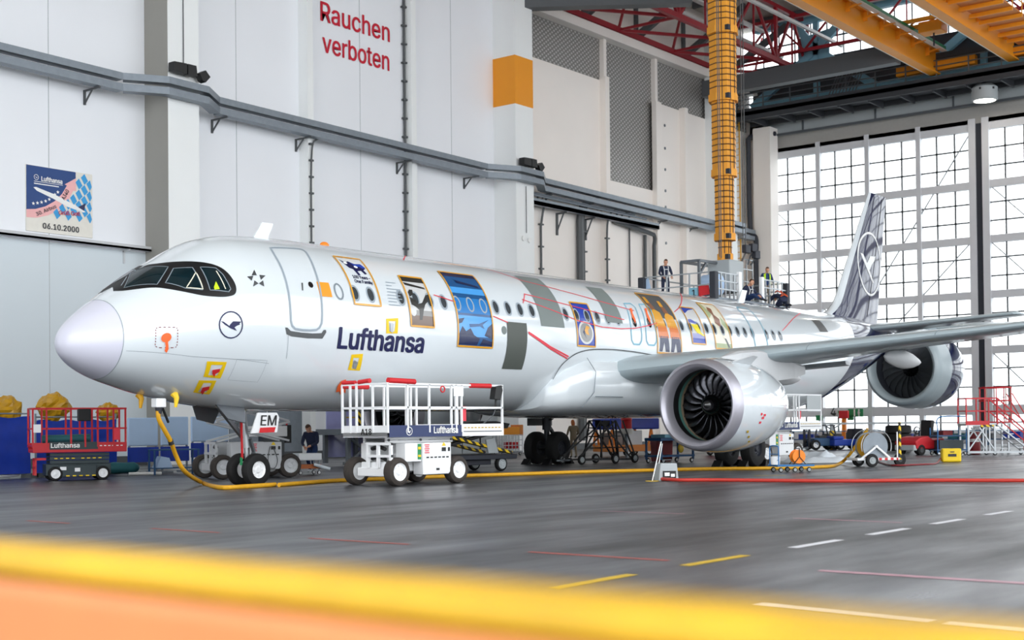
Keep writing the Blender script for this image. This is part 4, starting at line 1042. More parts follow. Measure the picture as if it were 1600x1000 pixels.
for y in (-.27, .27): wheel((5.07, y, .385), .385, .24, g, side=-1 if y < 0 else 1, rr=.52)
b = MB(); b.tube([(5.05, 0, .385), (5.0, 0, 1.0)], .055, 12).tube([(5.0, 0, .9), (4.85, 0, 2.05)], .10, 12).tube([(5.07, -.3, .385), (5.07, .3, .385)], .05, 8); b.build('strut', 'alu', g, smooth=True)
b = MB(); b.bar((4.9, 0, 1.15), (4.1, 0, 1.95), .09).bar((5.02, -.12, .55), (5.2, -.05, .8), .07).bar((5.2, -.05, .8), (5.05, -.1, 1.1), .07); b.build('drag_brace', 'steel', g)
b = MB().bar((4.75, -.16, .65), (4.72, -.16, 1.85), .06, .02); b.build('warning_streamer', 'pad_red', g)
b = MB().bar((4.72, -.16, .5), (4.72, -.16, .68), .07, .02); b.build('streamer_tab', 'green', g)
b = MB(); b.lathe([(0, .1), (-.06, .1), (-.06, 0)], (4.78, -.05, 1.58), 'x', 16).lathe([(0, .08), (-.05, .08), (-.05, 0)], (4.85, .16, 1.42), 'x', 16); b.build('taxi_light', 'alu', g, smooth=True)
b = MB(); b.add([(4.95, -.46, 1.72), (5.55, -.46, 1.72), (5.62, -.46, 1.62), (5.55, -.46, 1.26), (4.75, -.46, 1.24)], [(0, 1, 2, 3, 4)]); o = b.build('gear_door', 'lift_white', g); m = o.modifiers.new('t', 'SOLIDIFY'); m.thickness = .03; m.offset = 0
b = MB(); text_flat(b, 'EM', (5.03, -.485, 1.42), (1, 0, 0), (0.12, 0, .99), height=.24, width=.48); b.build('registration', 'black', g, fix=False)
b = MB(); b.add([(4.98, -.49, 1.25), (5.45, -.49, 1.26), (5.5, -.49, 1.38), (5.02, -.49, 1.37)], [(0, 1, 2, 3)]); b.build('red_flag', 'pad_red', g)
for s in (-1, 1):
    b = MB(); b.add([(3.75, s*.42, 1.93), (4.6, s*.42, 1.88), (4.5, s*.58, 1.48), (4.0, s*.56, 1.58)], [(0, 1, 2, 3)]); o = b.build('gear_door', 'steel', g); m = o.modifiers.new('t', 'SOLIDIFY'); m.thickness = .03
for s in (-1, 1):
    g = gearpart('main_gear'); y = s*3.795
    for dy in (-.465, .465): wheel((21.97, y+dy, .57), .57, .42, g, 'rubber', 'gap_dark', .45, side=-1 if dy < 0 else 1)  # dark rims: the shade under the belly is put into their colour
    b = MB(); b.tube([(21.97, y, .57), (21.95, y, 1.4)], .10, 12).tube([(21.95, y, 1.2), (21.9, y*.97, 3.1)], .16, 12).tube([(21.97, y-.5, .57), (21.97, y+.5, .57)], .09, 10); b.build('strut', 'dark_metal', g, smooth=True)
    b = MB(); b.bar((21.93, y, 1.5), (21.9, s*1.9, 2.6), .14).bar((22.1, y, .7), (22.4, y, 1.0), .1).bar((22.4, y, 1.0), (22.05, y, 1.35), .1); b.build('side_brace', 'dark_metal', g)
    b = MB(); b.bb((21.3, y+s*.32, 1.35), (22.7, y+s*.36, 2.95)); b.build('gear_door', 'dark_grey', g)
    for dx in (-.72, .62):
        for dy in (-.45, .45):
            b = MB(); b.prism([(21.97+dx-.05, .0), (21.97+dx+.18, .0), (21.97+dx+(.15 if dx < 0 else 0), .2)], y+dy-.15, y+dy+.15)
            tag(b.build('wheel_chock', 'black'), f"black chock against the main wheels {'under the near engine' if s < 0 else 'on the far side of the belly'}", 'wheel chock', f"wheel chocks at the {'near' if s < 0 else 'far'} main wheels")
# ================================================================== access lifts
def at_floor(u, v): x, y, _ = flo(u, v); return (x, y, 0)
def chassis(t, body='lift_white', stack='lift_white'):
    for x in (-.96, .96):
        for y in (-.69, .69):
            wheel((x, y, .33), .33, .27, t, 'tread', body, .62, side=-1 if y < 0 else 1, n=26)
    b = MB(); b.bb((-1.05, -.42, .32), (1.1, .42, .55)).bb((-1.1, -.5, .22), (-.8, .5, .42)).bb((.8, -.5, .25), (1.08, .5, .42)); b.build('chassis', body, t, bevel=.02)
    for s in (-1, 1):
        b = MB(); b.prism([(-.22, .24), (.62, .24), (.70, .32), (.70, .98), (-.22, .98)], s*.46, s*.80); o = b.build('cabinet', body, t, bevel=.02)
        for k in range(6): MB().box((-.08+.13*k, s*.805, .64), (.075, .012, .03)).build('vent_slot', 'black', o)
        for x, z, w, h in ((.45, .82, .13, .09), (.62, .82, .06, .09), (.25, .36, .1, .05)): MB().box((x, s*.805, z), (w, .012, h)).build('recess', 'black', o)
        b = MB(); b.add([(.38, s*.808, .90), (.52, s*.808, .90), (.45, s*.808, .99-.0)], [(0, 1, 2)]).box((-.12, s*.806, .0+.86), (.001, .001, .001)); b.build('warning_triangle', 'yellow', o, fix=False)
        b = MB()
        for k in range(5): b.box((-.10, s*.805, .93-.045*k), (.15-.03*(k % 2), .012, .022))
        b.build('notice', 'tape_red', o)
        b = MB(); b.bb((-.75, s*.44, .55), (-.24, s*.76, .98)); o2 = b.build('control_box', body, t, bevel=.015)
        b = MB(); b.box((-.31, s*.765, .78), (.1, .012, .36)); b.build('green_panel', 'green', o2)
        b = MB(); b.box((-.31, s*.772, .86), (.09, .012, .06)).box((-.31, s*.772, .68), (.09, .012, .05)); b.build('sticker', 'yellow', o2)
    b = MB()
    for y in (-.72, -.3, .05): b.bb((-1.16, y, .42), (-1.10, y+.07, 1.0))
    b.bb((-1.17, -.72, .94), (-1.1, .12, 1.0)); b.bb((-1.17, -.72, .66), (-1.1, .12, .72)); b.build('ladder', body, t)
    b = MB()
    for z in (.62, .85): b.tube([(-1.0, -.35, z), (-.9, -.05, z+.05), (-.8, .3, z)], .05, 8)
    b.build('hydraulic_hose', 'black', t, smooth=True)
def platform(t, z, x0, x1, w, body='lift_white', letters=True, h=1.12):
    b = MB(); b.bb((x0, -w/2, z), (x1, w/2, z+.12)); b.build('deck', body, t, bevel=.01)
    b = MB(); b.bb((x0, -w/2-.02, z), (x0+.03, w/2+.02, z+.27)); o = b.build('toe_board', body, t)
    if letters:
        q = MB(); text_flat(q, 'A18', (x0-.006, .12, z+.06), (0, -1, 0), (0, 0, 1), height=.135, width=.36); q.build('fleet_number', 'black', o, fix=False)
    b = MB(); b.bb((x1-.03, -w/2, z), (x1, w/2, z+.27)); b.build('toe_board', body, t)
    xm = x0+(x1-x0)*.62
    for s in (-1, 1):
        b = MB(); b.bb((x0, s*(w/2+.02), z), (xm, s*(w/2-.02), z+.27)); o = b.build('toe_board', 'nav_board' if letters else 'red', t)
        b = MB(); b.bb((xm, s*(w/2+.02), z), (x1, s*(w/2-.02), z+.29)); o2 = b.build('toe_board', body, t)
        q = MB()
        for k in range(11): q.box((xm+.1+.12*k, s*(w/2+.026), z+.2), (.07, .008, .025))
        q.build('hazard_dash', 'line_yellow', o2)
        q = MB(); q.bb((xm+.05, s*(w/2+.022), z+.1), (x1-.08, s*(w/2+.03), z+.12)); q.build('slot', 'dark_grey', o2)
        if letters:
            q = MB(); u = 1 if s < 0 else -1
            xa = x0+(xm-x0)*.60 if s < 0 else x0+(xm-x0)*.92
            text_flat(q, 'Lufthansa', (xa, s*(w/2+.027), z+.08), (u, 0, 0), (0, 0, 1), height=.15, width=.80)
            cx = x0+(xm-x0)*.27
            for k in range(20):
                a, c = R(18*k), R(18*k+18); q.add([(cx+r*math.cos(g), s*(w/2+.027), z+.135+r*math.sin(g)) for r, g in ((.1, a), (.1, c), (.084, c), (.084, a))], [(0, 1, 2, 3)])
            q.add([(cx+dx, s*(w/2+.027), z+.135+dz) for dx, dz in ((-.07, .03), (-.03, .025), (0, -.01), (.06, .03), (.03, -.015), (.02, -.06), (-.02, -.02))], [tuple(range(7))])
            q.build('lettering', 'white', o, fix=False)
    r = body
    zt = z+h+.1; zm = z+.68
    for s in (-1, 1):
        for zz, nm in ((zt, 'top_rail'), (zm, 'mid_rail')):
            MB().bar((x0, s*w/2, zz), (x1, s*w/2, zz), .045).build(nm, r, t)
        for x in (x0, x0+(x1-x0)*.16, x0+(x1-x0)*.34, x0+(x1-x0)*.57, xm, x1-.03, x0+(x1-x0)*.53): MB().bar((x, s*w/2, z+.1), (x, s*w/2, zt), .045).build('rail_post', r, t)
    for x in (x0, x1):
        for zz in (zt, zm): MB().bar((x, -w/2, zz), (x, w/2, zz), .045).build('end_rail', r, t)
    for y in (-w*.18, w*.18, w*.32): MB().bar((x0, y, z+.1), (x0, y, zt), .045).build('rail_post', r, t)
def pads(t, z, x0, x1, w, k):
    b = MB(); b.tube([(x0, -w*.12, z+.09), (x0, w*.12, z+.06)], .055, 10).build('foam_pad', 'pad_red', t, smooth=True)
    MB().tube([(x0, w*.2, z+.06), (x0, w*.48, z+.06)], .05, 10).build('foam_pad', 'pad_red', t, smooth=True)
    MB().tube([(x0+.02, -w/2, z+.08), (x0+.85, -w/2, z+.06)], .065, 10).build('foam_pad', 'pad_red', t, smooth=True)
    MB().tube([(x0+.0, w/2, z-.02), (x0+.8, w/2, z-.02)], .06, 10).build('foam_pad', 'pad_red', t, smooth=True)
    MB().tube([(x1-1.15, -w/2, z+.0), (x1-.45, -w/2, z+.0)], .06, 10).build('foam_pad', 'pad_red', t, smooth=True)
    b = MB(); b.prism([(x1-.42, z-.32), (x1-.2, z-.34), (x1-.12, z-.1), (x1-.16, z+.02), (x1-.36, z-.02)], -w/2-.12, -w/2+.06); b.tube([(x1-.25, -w/2, z-.34), (x1-.26, -w/2, z-.5)], .03, 8).build('control_panel', 'black', t, bevel=.01)
    MB().tube(smoothpath([(x1-.26, -w/2, z-.5), (x1-.4, -w/2, z-.75), (x1-.9, -w/2+.1, z-1.05)], 5), .012, 6).build('control_cable', 'dark_grey', t)
    MB().bb((x1-1.75, -w/2-.03, z-.26), (x1-1.42, -w/2-.025, z-.02)).build('notice_paper', 'paper', t)
    MB().tube([(x1-2.12+.07*math.cos(g), -w/2-.03, z-.1+.07*math.sin(g)) for g in np.linspace(0, 6.28, 13)[:-1]], .016, 6, closed=True).build('red_ring', 'pad_red', t)
    MB().bb((x1-1.45, -w/2+.05, z-.85), (x1-1.25, -w/2+.06, z-.5)).build('notice_board', 'tape_red', t)
def stack(t, z0, z1, x0, x1, m, n):
    for k in range(n):
        z = z0+(z1-z0)*(k+.5)/n; h = (z1-z0)/n*.86
        for s in (-1, 1): MB().bb((x0, s*.40, z-h/2), (x1, s*.34, z+h/2)).build('scissor_arm', m, t)
    b = MB()
    for x in (x0+.06, (x0+x1)/2, x1-.06): b.tube([(x, -.43, (z0+z1)/2), (x, .43, (z0+z1)/2)], .03, 8)
    b.build('pivot_pin', 'dark_grey', t)
cx, cy = 7.45, -2.86
A18 = thing('scissor_lift', 'white scissor lift numbered A18 parked in front of the nose', 'scissor lift', (cx, cy, 0), R(-4), 'white scissor lifts')
chassis(A18); stack(A18, .98, 1.12, -1.0, 1.15, 'lift_white', 2); platform(A18, 1.12, -1.3, 2.55, 1.55); pads(A18, 2.33, -1.3, 2.55, 1.55, 1)
# the same kind of lift behind the near engine, without the front number
L3 = copy_tree(A18, (26.3, -2.35, 0), R(-6), 'white scissor lift standing behind the near engine', skip=())
def drop(o, names):
    for c in kids(o):
        if c.name.split('.')[0] in names: bpy.data.objects.remove(c)
        else: drop(c, names)
drop(L3, ('fleet_number', 'foam_pad', 'notice_paper', 'red_ring', 'control_panel', 'control_cable'))
b = MB(); b.bb((1.6, -.79, 1.75), (2.5, -.76, 2.33)); b.build('rail_panel', 'header_grey', L3)
L4 = thing('scissor_lift', 'white scissor lift with opened arms behind the nose wheels, its shade coloured in', 'scissor lift', (8.6, 4.15, 0), R(-19), 'white scissor lifts')
chassis(L4, 'lift_grey'); z = .98  # white lift in grey: its shade is put into the colour
for k in range(4):
    for s in (-1, 1):
        MB().bar((-1.0, s*.40, z+.03), (1.1, s*.40, z+.55), .05, .11, up=(0, 1, 0)).build('scissor_arm', 'lift_grey', L4)
        MB().bar((1.1, s*.34, z+.03), (-1.0, s*.34, z+.55), .05, .11, up=(0, 1, 0)).build('scissor_arm', 'lift_grey', L4)
    MB().tube([(.05, -.43, z+.29), (.05, .43, z+.29)], .03, 8).build('pivot_pin', 'dark_grey', L4); z += .55
platform(L4, z+.02, -1.3, 1.9, 1.5, 'lift_grey', False)
b = MB(); b.tube(smoothpath([(.35, -.82, .86), (.28, -.84, .55), (.32, -.84, .3), (.48, -.84, .28), (.55, -.84, .5), (.45, -.83, .8)], 5), .012, 6); b.build('charging_cable', 'dark_grey', L4)
# red lift by the fence
L2 = thing('scissor_lift', 'small red and dark grey scissor lift by the blue tarpaulin fence', 'scissor lift', (5.5, 7.5, 0), R(-24))
for x in (-.62, .62):
    for y in (-.33, .33): wheel((x, y, .19), .19, .12, L2, 'rubber', 'lift_white', .66, side=-1 if y < 0 else 1, n=20)
b = MB(); b.bb((-.85, -.3, .14), (.85, .3, .45)).bb((-.55, -.36, .1), (.45, .36, .42)); b.build('chassis', 'lift_dark', L2, bevel=.015)
b = MB()
for k in range(5): b.box((-.3+.17*k, -.365, .13), (.09, .012, .03))
b.build('hazard_dash', 'yellow', L2)
b = MB(); b.box((-.42, -.366, .33), (.16, .012, .09)).box((-.05, -.366, .29), (.14, .012, .1)); b.build('notice', 'paper', L2)
b = MB()
for y in (-.36, -.1): b.bb((-1.16, y, .16), (-1.1, y+.06, .62))
b.bb((-1.16, -.36, .56), (-.86, -.04, .62)).bb((-1.16, -.36, .34), (-1.1, -.04, .4)); b.build('ladder', 'red', L2)
for k in range(3):
    for s in (-1, 1): MB().bb((-.75, s*.31, .46+.1*k), (.8, s*.25, .54+.1*k)).build('scissor_arm', 'lift_dark', L2)
b = MB()
for k in range(8): b.box((-.6+.15*k+(.1 if k > 3 else 0), -.316, .60), (.08, .012, .025))
b.build('hazard_dash', 'yellow', L2)
b = MB(); b.bb((-1.2, -.4, .76), (1.25, .4, .84)); b.build('deck', 'red', L2, bevel=.01)
for s in (-1, 1):
    o = MB().bb((-1.2, s*.41, .78), (1.25, s*.39, 1.02)).build('toe_board', 'red', L2)
    o2 = MB().bb((-.78, s*.418, .84), (.48, s*.40, 1.04)).build('name_board', 'lift_dark', L2)
    q = MB(); text_flat(q, 'Lufthansa', ((-.74 if s < 0 else .0), s*.424, .89), (1 if s < 0 else -1, 0, 0), (0, 0, 1), height=.12, width=.74); q.build('lettering', 'white', o2, fix=False)
    q = MB()
    for k in range(6): q.box((.56+.11*k, s*.415, .93), (.06, .012, .025))
    q.build('hazard_dash', 'white', o)
    for zz, nm in ((1.94, 'top_rail'), (1.40, 'mid_rail')): MB().bar((-1.2, s*.4, zz), (1.25, s*.4, zz), .045).build(nm, 'red', L2)
    for x in (-1.2, -.85, -.22, .15, .48, .9, 1.22): MB().bar((x, s*.4, .9), (x, s*.4, 1.94), .045).build('rail_post', 'red', L2)
for x in (-1.2, 1.22):
    for zz in (1.94, 1.4, .95): MB().bar((x, -.4, zz), (x, .4, zz), .045).build('end_rail', 'red', L2)
MB().bb((-.05, -.47, 1.6), (.3, -.33, 1.93)).build('control_panel', 'black', L2, bevel=.02)
MB().bb((.9, -.45, 1.08), (1.06, -.43, 1.4)).build('notice_board', 'tape_red', L2)
MB().bb((-1.19, -.45, 1.3), (-1.0, -.43, 1.52)).build('notice_board', 'paper', L2)
b = MB(); b.tube([(-.9, 0, 1.12), (.35, 0, 1.14)], .11, 12); b.build('rolled_mat', 'teal', L2, smooth=True)

# ================================================================== left fence, boards and wrapped machines
fy = 10.6
def fence_panel(x0, x1, label, m, z0=.12, z1=1.75, y=fy, grp='tarpaulin fence panels'):
    t = thing('fence_panel', label, 'fence', (x0, y, 0), 0, grp); w = x1-x0
    b = MB()
    for x in (0, w): b.tube([(x, .05, 0), (x, .05, z1+.2)], .03, 8)
    b.tube([(0, .05, z1+.1), (w, .05, z1+.1)], .022, 8).tube([(0, .05, z0), (w, .05, z0)], .022, 8); b.build('frame', 'galv', t)
    for x in (0, w): MB().bb((x-.12, -.2, 0), (x+.12, .3, .12)).build('foot_block', 'dark_grey', t)
    b = MB(); n, k = 16, 10; vs = []
    for j in range(k+1):
        for i in range(n+1):
            q = noise.noise(Vector((x0+i*.35, j*.4, z0)))*.06; vs.append((w*i/n, q, z0+(z1-z0)*j/k+(.03*math.sin(i*1.3) if j == k else 0)))
    b.add(vs, [(j*(n+1)+i, j*(n+1)+i+1, (j+1)*(n+1)+i+1, (j+1)*(n+1)+i) for j in range(k) for i in range(n)]); b.build('tarpaulin', m, t, smooth=True, fix=False)
    return t
fence_panel(2.2, 6.05, 'blue tarpaulin fence panel at the picture edge before the red lift', 'tarp_blue')
fence_panel(6.25, 9.0, 'blue tarpaulin fence panel behind the red scissor lift', 'tarp_blue', z1=1.65)
def board(x0, x1, y, z0, z1, label, m='pale_blue'):
    t = thing('partition_screen', label, 'screen', (x0, y, 0), 0, 'pale blue padded screens'); w = x1-x0
    o = MB().bb((0, 0, z0), (w, .08, z1)).build('padded_board', m, t, bevel=.03)
    MB().bb((0, -.02, z0-.5), (w, .06, z0-.04)).build('skirt', 'tarp_blue', t)
    b = MB()
    for x in (.05, w-.05): b.bar((x, .04, 0), (x, .04, z0), .05); b.bb((x-.2, -.25, 0), (x+.2, .3, .06))
    b.build('stand', 'galv', t)
board(9.15, 10.25, 10.2, .85, 1.72, 'pale blue padded screen nearest the red scissor lift')
board(10.3, 11.35, 10.1, .85, 1.75, 'pale blue padded screen behind the hanging yellow hose')
board(11.4, 12.9, 10.0, .95, 1.75, 'widest pale blue padded screen behind the lift with opened arms')
def wrapped(x, y, zb, r, h, label, seed):
    t = thing('wrapped_machine', label, 'covered machine', (x, y, 0), 0, 'machines wrapped in yellow sheet')
    b = MB(); b.lathe([(0, .35), (.06, .34), (.08, .07), (zb+.2, .06)], (0, 0, 0), 'z', 16); b.build('pole', 'lift_white', t, smooth=True)
    b = MB(); n, k = 22, 12; vs = []
    for i in range(k+1):
        e = -math.pi/2+math.pi*i/k
        for j in range(n):
            a = 2*math.pi*j/n; d = Vector((math.cos(e)*math.cos(a), math.cos(e)*math.sin(a), math.sin(e)))
            q = 1+.28*noise.noise(d*2.1+Vector((seed, 0, 0)))+.12*noise.noise(d*6+Vector((0, seed, 0)))
            vs.append((r*d.x*q, r*d.y*q, zb+h/2+h/2*d.z*q*(1.0 if d.z > 0 else 1.0)))
    b.add(vs, [(i*n+j, i*n+(j+1) % n, (i+1)*n+(j+1) % n, (i+1)*n+j) for i in range(k) for j in range(n)]); b.build('yellow_sheet', 'bag_yellow', t)
wrapped(6.35, 12.3, 1.55, .44, .85, 'machine wrapped in yellow sheet at the far left of the fence', 3)
wrapped(7.75, 12.0, 1.65, .46, .85, 'largest yellow wrapped machine standing behind the red lift', 8)
wrapped(9.9, 12.3, 1.6, .36, .62, 'small yellow wrapped machine behind the end of the red lift', 15)
b = MB(); b.prism([(9.6, 1.2), (10.9, 1.2), (10.6, 1.6), (10.3, 1.85)], 11.2, 12.0) if False else None
t = thing('work_bench', 'blue steel frame bench beside the hanging yellow hose', 'bench', (9.6, 8.6, 0), R(-20))
b = MB(); b.bb((-.7, -.3, .72), (.7, .3, .76)).bb((-.7, -.3, .18), (.7, .3, .21)); b.build('bench_top', 'cart_blue', t)
for x in (-.67, .67):
    for y in (-.27, .27): MB().bar((x, y, 0), (x, y, .72), .05).build('leg', 'cart_blue', t)
b = MB(); b.prism([(-.6, .21), (-.1, .21), (-.2, .5), (-.45, .55)], -.2, .2); b.build('folded_sheet', 'pale_blue', t)
b = MB(); rr = []
for i, (x, r) in enumerate(((-.55, .02), (-.5, .13), (-.2, .18), (.1, .16), (.4, .17), (.52, .1), (.56, .02))): rr.append([(x, r*1.2*math.cos(a), .2+r*math.sin(a)) for a in (2*math.pi*k/12 for k in range(12))])
b.rib(rr); o = b.build('duffel_bag', 'teal', smooth=True); o.location = (8.3, 9.45, 0.02); o.rotation_euler = (0, 0, R(-25)); tag(o, 'dark teal roll bag lying on the floor under the pale screens', 'bag')
o = MB().tube([(8.2, 8.9, .05), (9.1, 8.55, .05)], .05, 10).build('plastic_pipe', 'white', smooth=True); tag(o, 'short white pipe lying on the floor by the red lift', 'pipe')

# ================================================================== under and behind the belly
t = thing('cargo_loader', 'low black cargo loader with striped arms behind the numbered lift', 'loader', (14.2, 1.6, 0), R(-8))
for x in (-1.5, 1.5):
    for y in (-.6, .6): wheel((x, y, .22), .22, .16, t, 'rubber', 'header_grey', .7, side=-1 if y < 0 else 1, n=22)
MB().bb((-1.9, -.7, .36), (2.1, .7, .5)).bb((-1.2, -.5, .2), (1.2, .5, .36)).build('chassis', 'gap_dark', t, bevel=.02)
for s in (-1, 1):
    MB().bar((1.9, s*.6, .55), (-1.6, s*.6, 1.25), .08, .2, up=(0, 1, 0)).build('lift_arm', 'hazard', t); MB().bar((-1.8, s*.5, .55), (1.5, s*.5, 1.2), .08, .2, up=(0, 1, 0)).build('lift_arm', 'black', t)
MB().prism([(-1.9, 1.2), (1.7, 1.28), (1.8, 1.42), (1.2, 1.5), (-1.9, 1.36)], -.7, .7).build('platform', 'black', t)
MB().prism([(.9, .55), (1.3, .55), (1.15, 1.0), (.8, .95)], -.72, -.66).build('side_panel', 'header_grey', t)
# dock stand near the wall
t = thing('dock_stand', 'grey steel dock stand with cross braces behind the seated mechanic', 'work platform', (19.2, 9.2, 0), R(-10))
for x in (-1.9, -.6, .7, 2.0):
    for y in (-.7, .7): MB().bar((x, y, .1), (x, y, 1.15), .14).build('leg', 'steel', t)
MB().bb((-2.2, -.85, 1.1), (2.3, .85, 1.3)).build('deck', 'steel', t)
for x0, x1 in ((-1.9, -.6), (-.6, .7), (.7, 2.0)):
    MB().bar((x0, -.7, .15), (x1, -.7, 1.05), .08).build('cross_brace', 'steel', t); MB().bar((x1, -.68, .15), (x0, -.68, 1.05), .08).build('cross_brace', 'steel', t)
MB().bar((-2.2, -.85, .12), (2.3, -.85, .12), .1).build('base_rail', 'steel', t)
for x in (-2.1, .0, 2.2): MB().bar((x, -.8, 1.3), (x, -.8, 2.2), .07).build('rail_post', 'alu', t)
MB().bar((-2.1, -.8, 2.2), (2.2, -.8, 2.2), .05).build('top_rail', 'alu', t); MB().bar((-2.1, -.8, 1.7), (2.2, -.8, 1.7), .05).build('mid_rail', 'line_yellow', t)
MB().bb((-1.6, -.88, 1.35), (-1.4, -.84, 2.1)).build('striped_board', 'hazard', t)
MB().bb((-1.8, .75, .3), (2.1, .8, 2.2)).build('back_panel', 'img_lilac', t)
for x in (-1.5, 1.5): wheel((x, -.8, .13), .13, .08, t, n=16)
t = thing('test_bench', 'white box on a dark stand left of the seated mechanic', 'equipment', (11.6, 6.7, 0), R(-20))
MB().bb((-.75, -.3, 1.1), (.55, .3, 1.42)).build('case', 'lift_white', t, bevel=.02); MB().bb((-.2, -.2, .1), (.5, .2, 1.1)).build('pedestal', 'dark_grey', t, bevel=.02); MB().bb((.55, -.12, .9), (.75, .12, 1.45)).build('side_unit', 'black', t)
MB().bb((-.4, -.4, 0), (.7, .4, .1)).build('foot', 'dark_grey', t)
MB().tube([(.65, 0, 1.45), (.65, 0, 1.62)], .03, 8).build('warning_lamp_post', 'pad_red', t)
t = thing('tool_cart', 'low white tool cart with copper coloured tools by the mechanic', 'cart', (11.0, 4.3, 0), R(-25))
MB().bb((-.35, -.3, .42), (.35, .3, .62)).build('tray', 'lift_white', t, bevel=.02); MB().bb((-.33, -.28, .18), (.33, .28, .3)).build('shelf', 'wood', t)
for x in (-.28, .28):
    for y in (-.24, .24): MB().bar((x, y, .1), (x, y, .42), .04).build('leg', 'steel', t); wheel((x, y, .06), .06, .04, t, n=12)
MB().tube([(.1, -.32, .3), (.55, -.42, .16)], .05, 10).build('hose_end', 'sheet', t)
# orange topped cage trolley by the wall
t = thing('cage_trolley', 'wire cage trolley with an orange box on top near the wall', 'trolley', (*flo(796, 711)[:2], 0), R(-15))
MB().bb((-.75, -.35, .95), (.35, .35, 1.3)).build('orange_box', 'crane_orange', t, bevel=.02); MB().bb((.35, -.36, .9), (.55, .36, 1.4)).build('orange_lid', 'plank', t, bevel=.02)
b = MB()
for z in (.2, .45, .7, .93):
    b.bar((-.7, -.35, z), (.5, -.35, z), .03).bar((-.7, .35, z), (.5, .35, z), .03)
for x in np.arange(-.7, .51, .2): b.bar((x, -.35, .15), (x, -.35, .95), .025).bar((x, .35, .15), (x, .35, .95), .025)
b.build('cage', 'alu', t); MB().bb((-.1, -.3, .3), (.3, .3, .6)).build('red_box', 'pad_red', t, bevel=.02); MB().bb((-.72, -.36, .12), (.52, .36, .17)).build('base', 'steel', t)
for x in (-.6, .4):
    for y in (-.28, .28): wheel((x, y, .07), .07, .04, t, n=12)
# trailer with a blue cover and orange frame
t = thing('cargo_trailer', 'orange framed trailer with a royal blue cover behind the black stand', 'trailer', (33.0, 7.8, 0), R(-18))
MB().bb((-1.3, -.6, .2), (1.3, .6, .48)).build('bed', 'plank', t, bevel=.02); MB().bb((-1.3, -.65, 1.15), (1.4, .65, 1.62)).build('cover', 'tarp_blue', t, bevel=.05)
for x in (-1.15, 1.0):
    for y in (-.55, .55): MB().bar((x-.15, y, .45), (x, y, 1.2), .07).build('upright', 'orange', t); MB().bar((x+.15, y, .45), (x, y, 1.2), .07).build('upright', 'orange', t)
MB().bb((-.3, -.5, .48), (.55, .4, 1.1)).build('wrapped_crate', 'img_pale', t, bevel=.02); MB().bb((-1.05, -.4, .48), (-.45, .4, 1.0)).build('brown_crate', 'img_brown', t, bevel=.02)
for x in (-.3, .9):
    for y in (-.5, .5): wheel((x, y, .2), .2, .12, t, side=-1 if y < 0 else 1, n=18)
# black ladder stand under the belly
t = thing('tail_stand', 'black tubular wheeled stand fanning out under the belly', 'stand', (23.0, 2.3, 0), R(-12))
for y in (-.45, .45):
    for a, c in (((-1.35, y, .15), (-.2, y*.6, 1.5)), ((-1.3, y, .3), (.55, y*.6, 1.5)), ((-.3, y, .2), (-.2, y*.6, 1.5)), ((.5, y, .2), (.55, y*.6, 1.5)), ((.55, y*.6, 1.5), (1.25, y, .15)), ((-.2, y*.6, 1.5), (1.1, y, .2)), ((.9, y*.6, 1.5), (1.35, y, .2))):
        MB().bar(a, c, .045).build('strut', 'black', t)
    MB().bar((-1.4, y, .15), (1.35, y, .15), .05).build('base_rail', 'black', t)
for z in (.55, .95, 1.25): MB().bar((-.9+.6*z, 0, z), (1.7-.7*z, 0, z), .04).build('rung', 'black', t)
for z in (.55, .95, 1.25, 1.5): MB().bar((-.2, -.3, z), (-.2, .3, z), .04).build('rung', 'black', t)
MB().bb((.0, -.2, 1.3), (.35, .2, 1.5)).build('hanging_box', 'black', t); MB().bar((-1.4, 0, .15), (-2.0, 0, .15), .05).build('tow_bar', 'steel', t)
for x in (-1.3, .3, 1.25):
    for y in (-.5, .5): wheel((x, y, .17), .17, .09, t, 'rubber', 'header_grey', .6, side=-1 if y < 0 else 1, n=18)
t = thing('service_cart', 'dark blue service cart beside the dark red bin', 'cart', (24.6, .4, 0), R(-12))
MB().bb((-.85, -.4, .78), (.85, .4, .88)).build('top', 'cart_blue', t, bevel=.01); MB().bb((-.6, -.35, .88), (.7, .35, 1.0)).build('grey_lid', 'steel_blue', t, bevel=.03); MB().bb((-.85, -.4, .22), (.85, .4, .28)).build('shelf', 'cart_blue', t)
for x in (-.8, .8):
    for y in (-.36, .36): MB().bar((x, y, .12), (x, y, .8), .06).build('leg', 'cart_blue', t); wheel((x*.9, y, .09), .09, .05, t, n=14)
MB().ball((.35, -.2, .5), (.12, .1, .16)).build('yellow_can', 'line_yellow', t, smooth=True)
b = MB(); b.lathe([(0, 0), (0, .2), (.12, .22), (.14, .2), (.5, .2), (.52, .22), (.6, .2), (.6, 0)], (27.5, 4.1, 1.02), 'z', 18); o = b.build('red_drum', ['pad_red'], smooth=True); tag(o, 'small red and pale drum on a post behind the black stand', 'drum')
MB().lathe([(0, .23), (.2, .23)], (27.5, 4.1, 1.0), 'z', 18).build('pale_band', 'cream', o); MB().tube([(27.5, 4.1, 0), (27.5, 4.1, 1.02)], .06, 10).build('post', 'steel', o); MB().lathe([(0, 0), (0, .3), (.05, .3), (.05, 0)], (27.5, 4.1, 0), 'z', 16).build('foot', 'dark_grey', o)
b = MB(); b.prism([(-.29, 0), (.29, 0), (.33, .85), (-.33, .85)], -.28, .28); o = b.build('waste_bin', 'dark_red', bevel=.04); o.location = (*flo(1034, 722)[:2], 0.02); o.rotation_euler = (0, 0, R(-30)); tag(o, 'tall dark red waste bin left of the near engine', 'bin')
MB().bb((-.36, -.32, .85), (.36, .32, .93)).build('lid', 'red', o, bevel=.03); MB().bar((-.3, .32, .75), (.3, .32, .75), .04).build('handle', 'dark_grey', o)
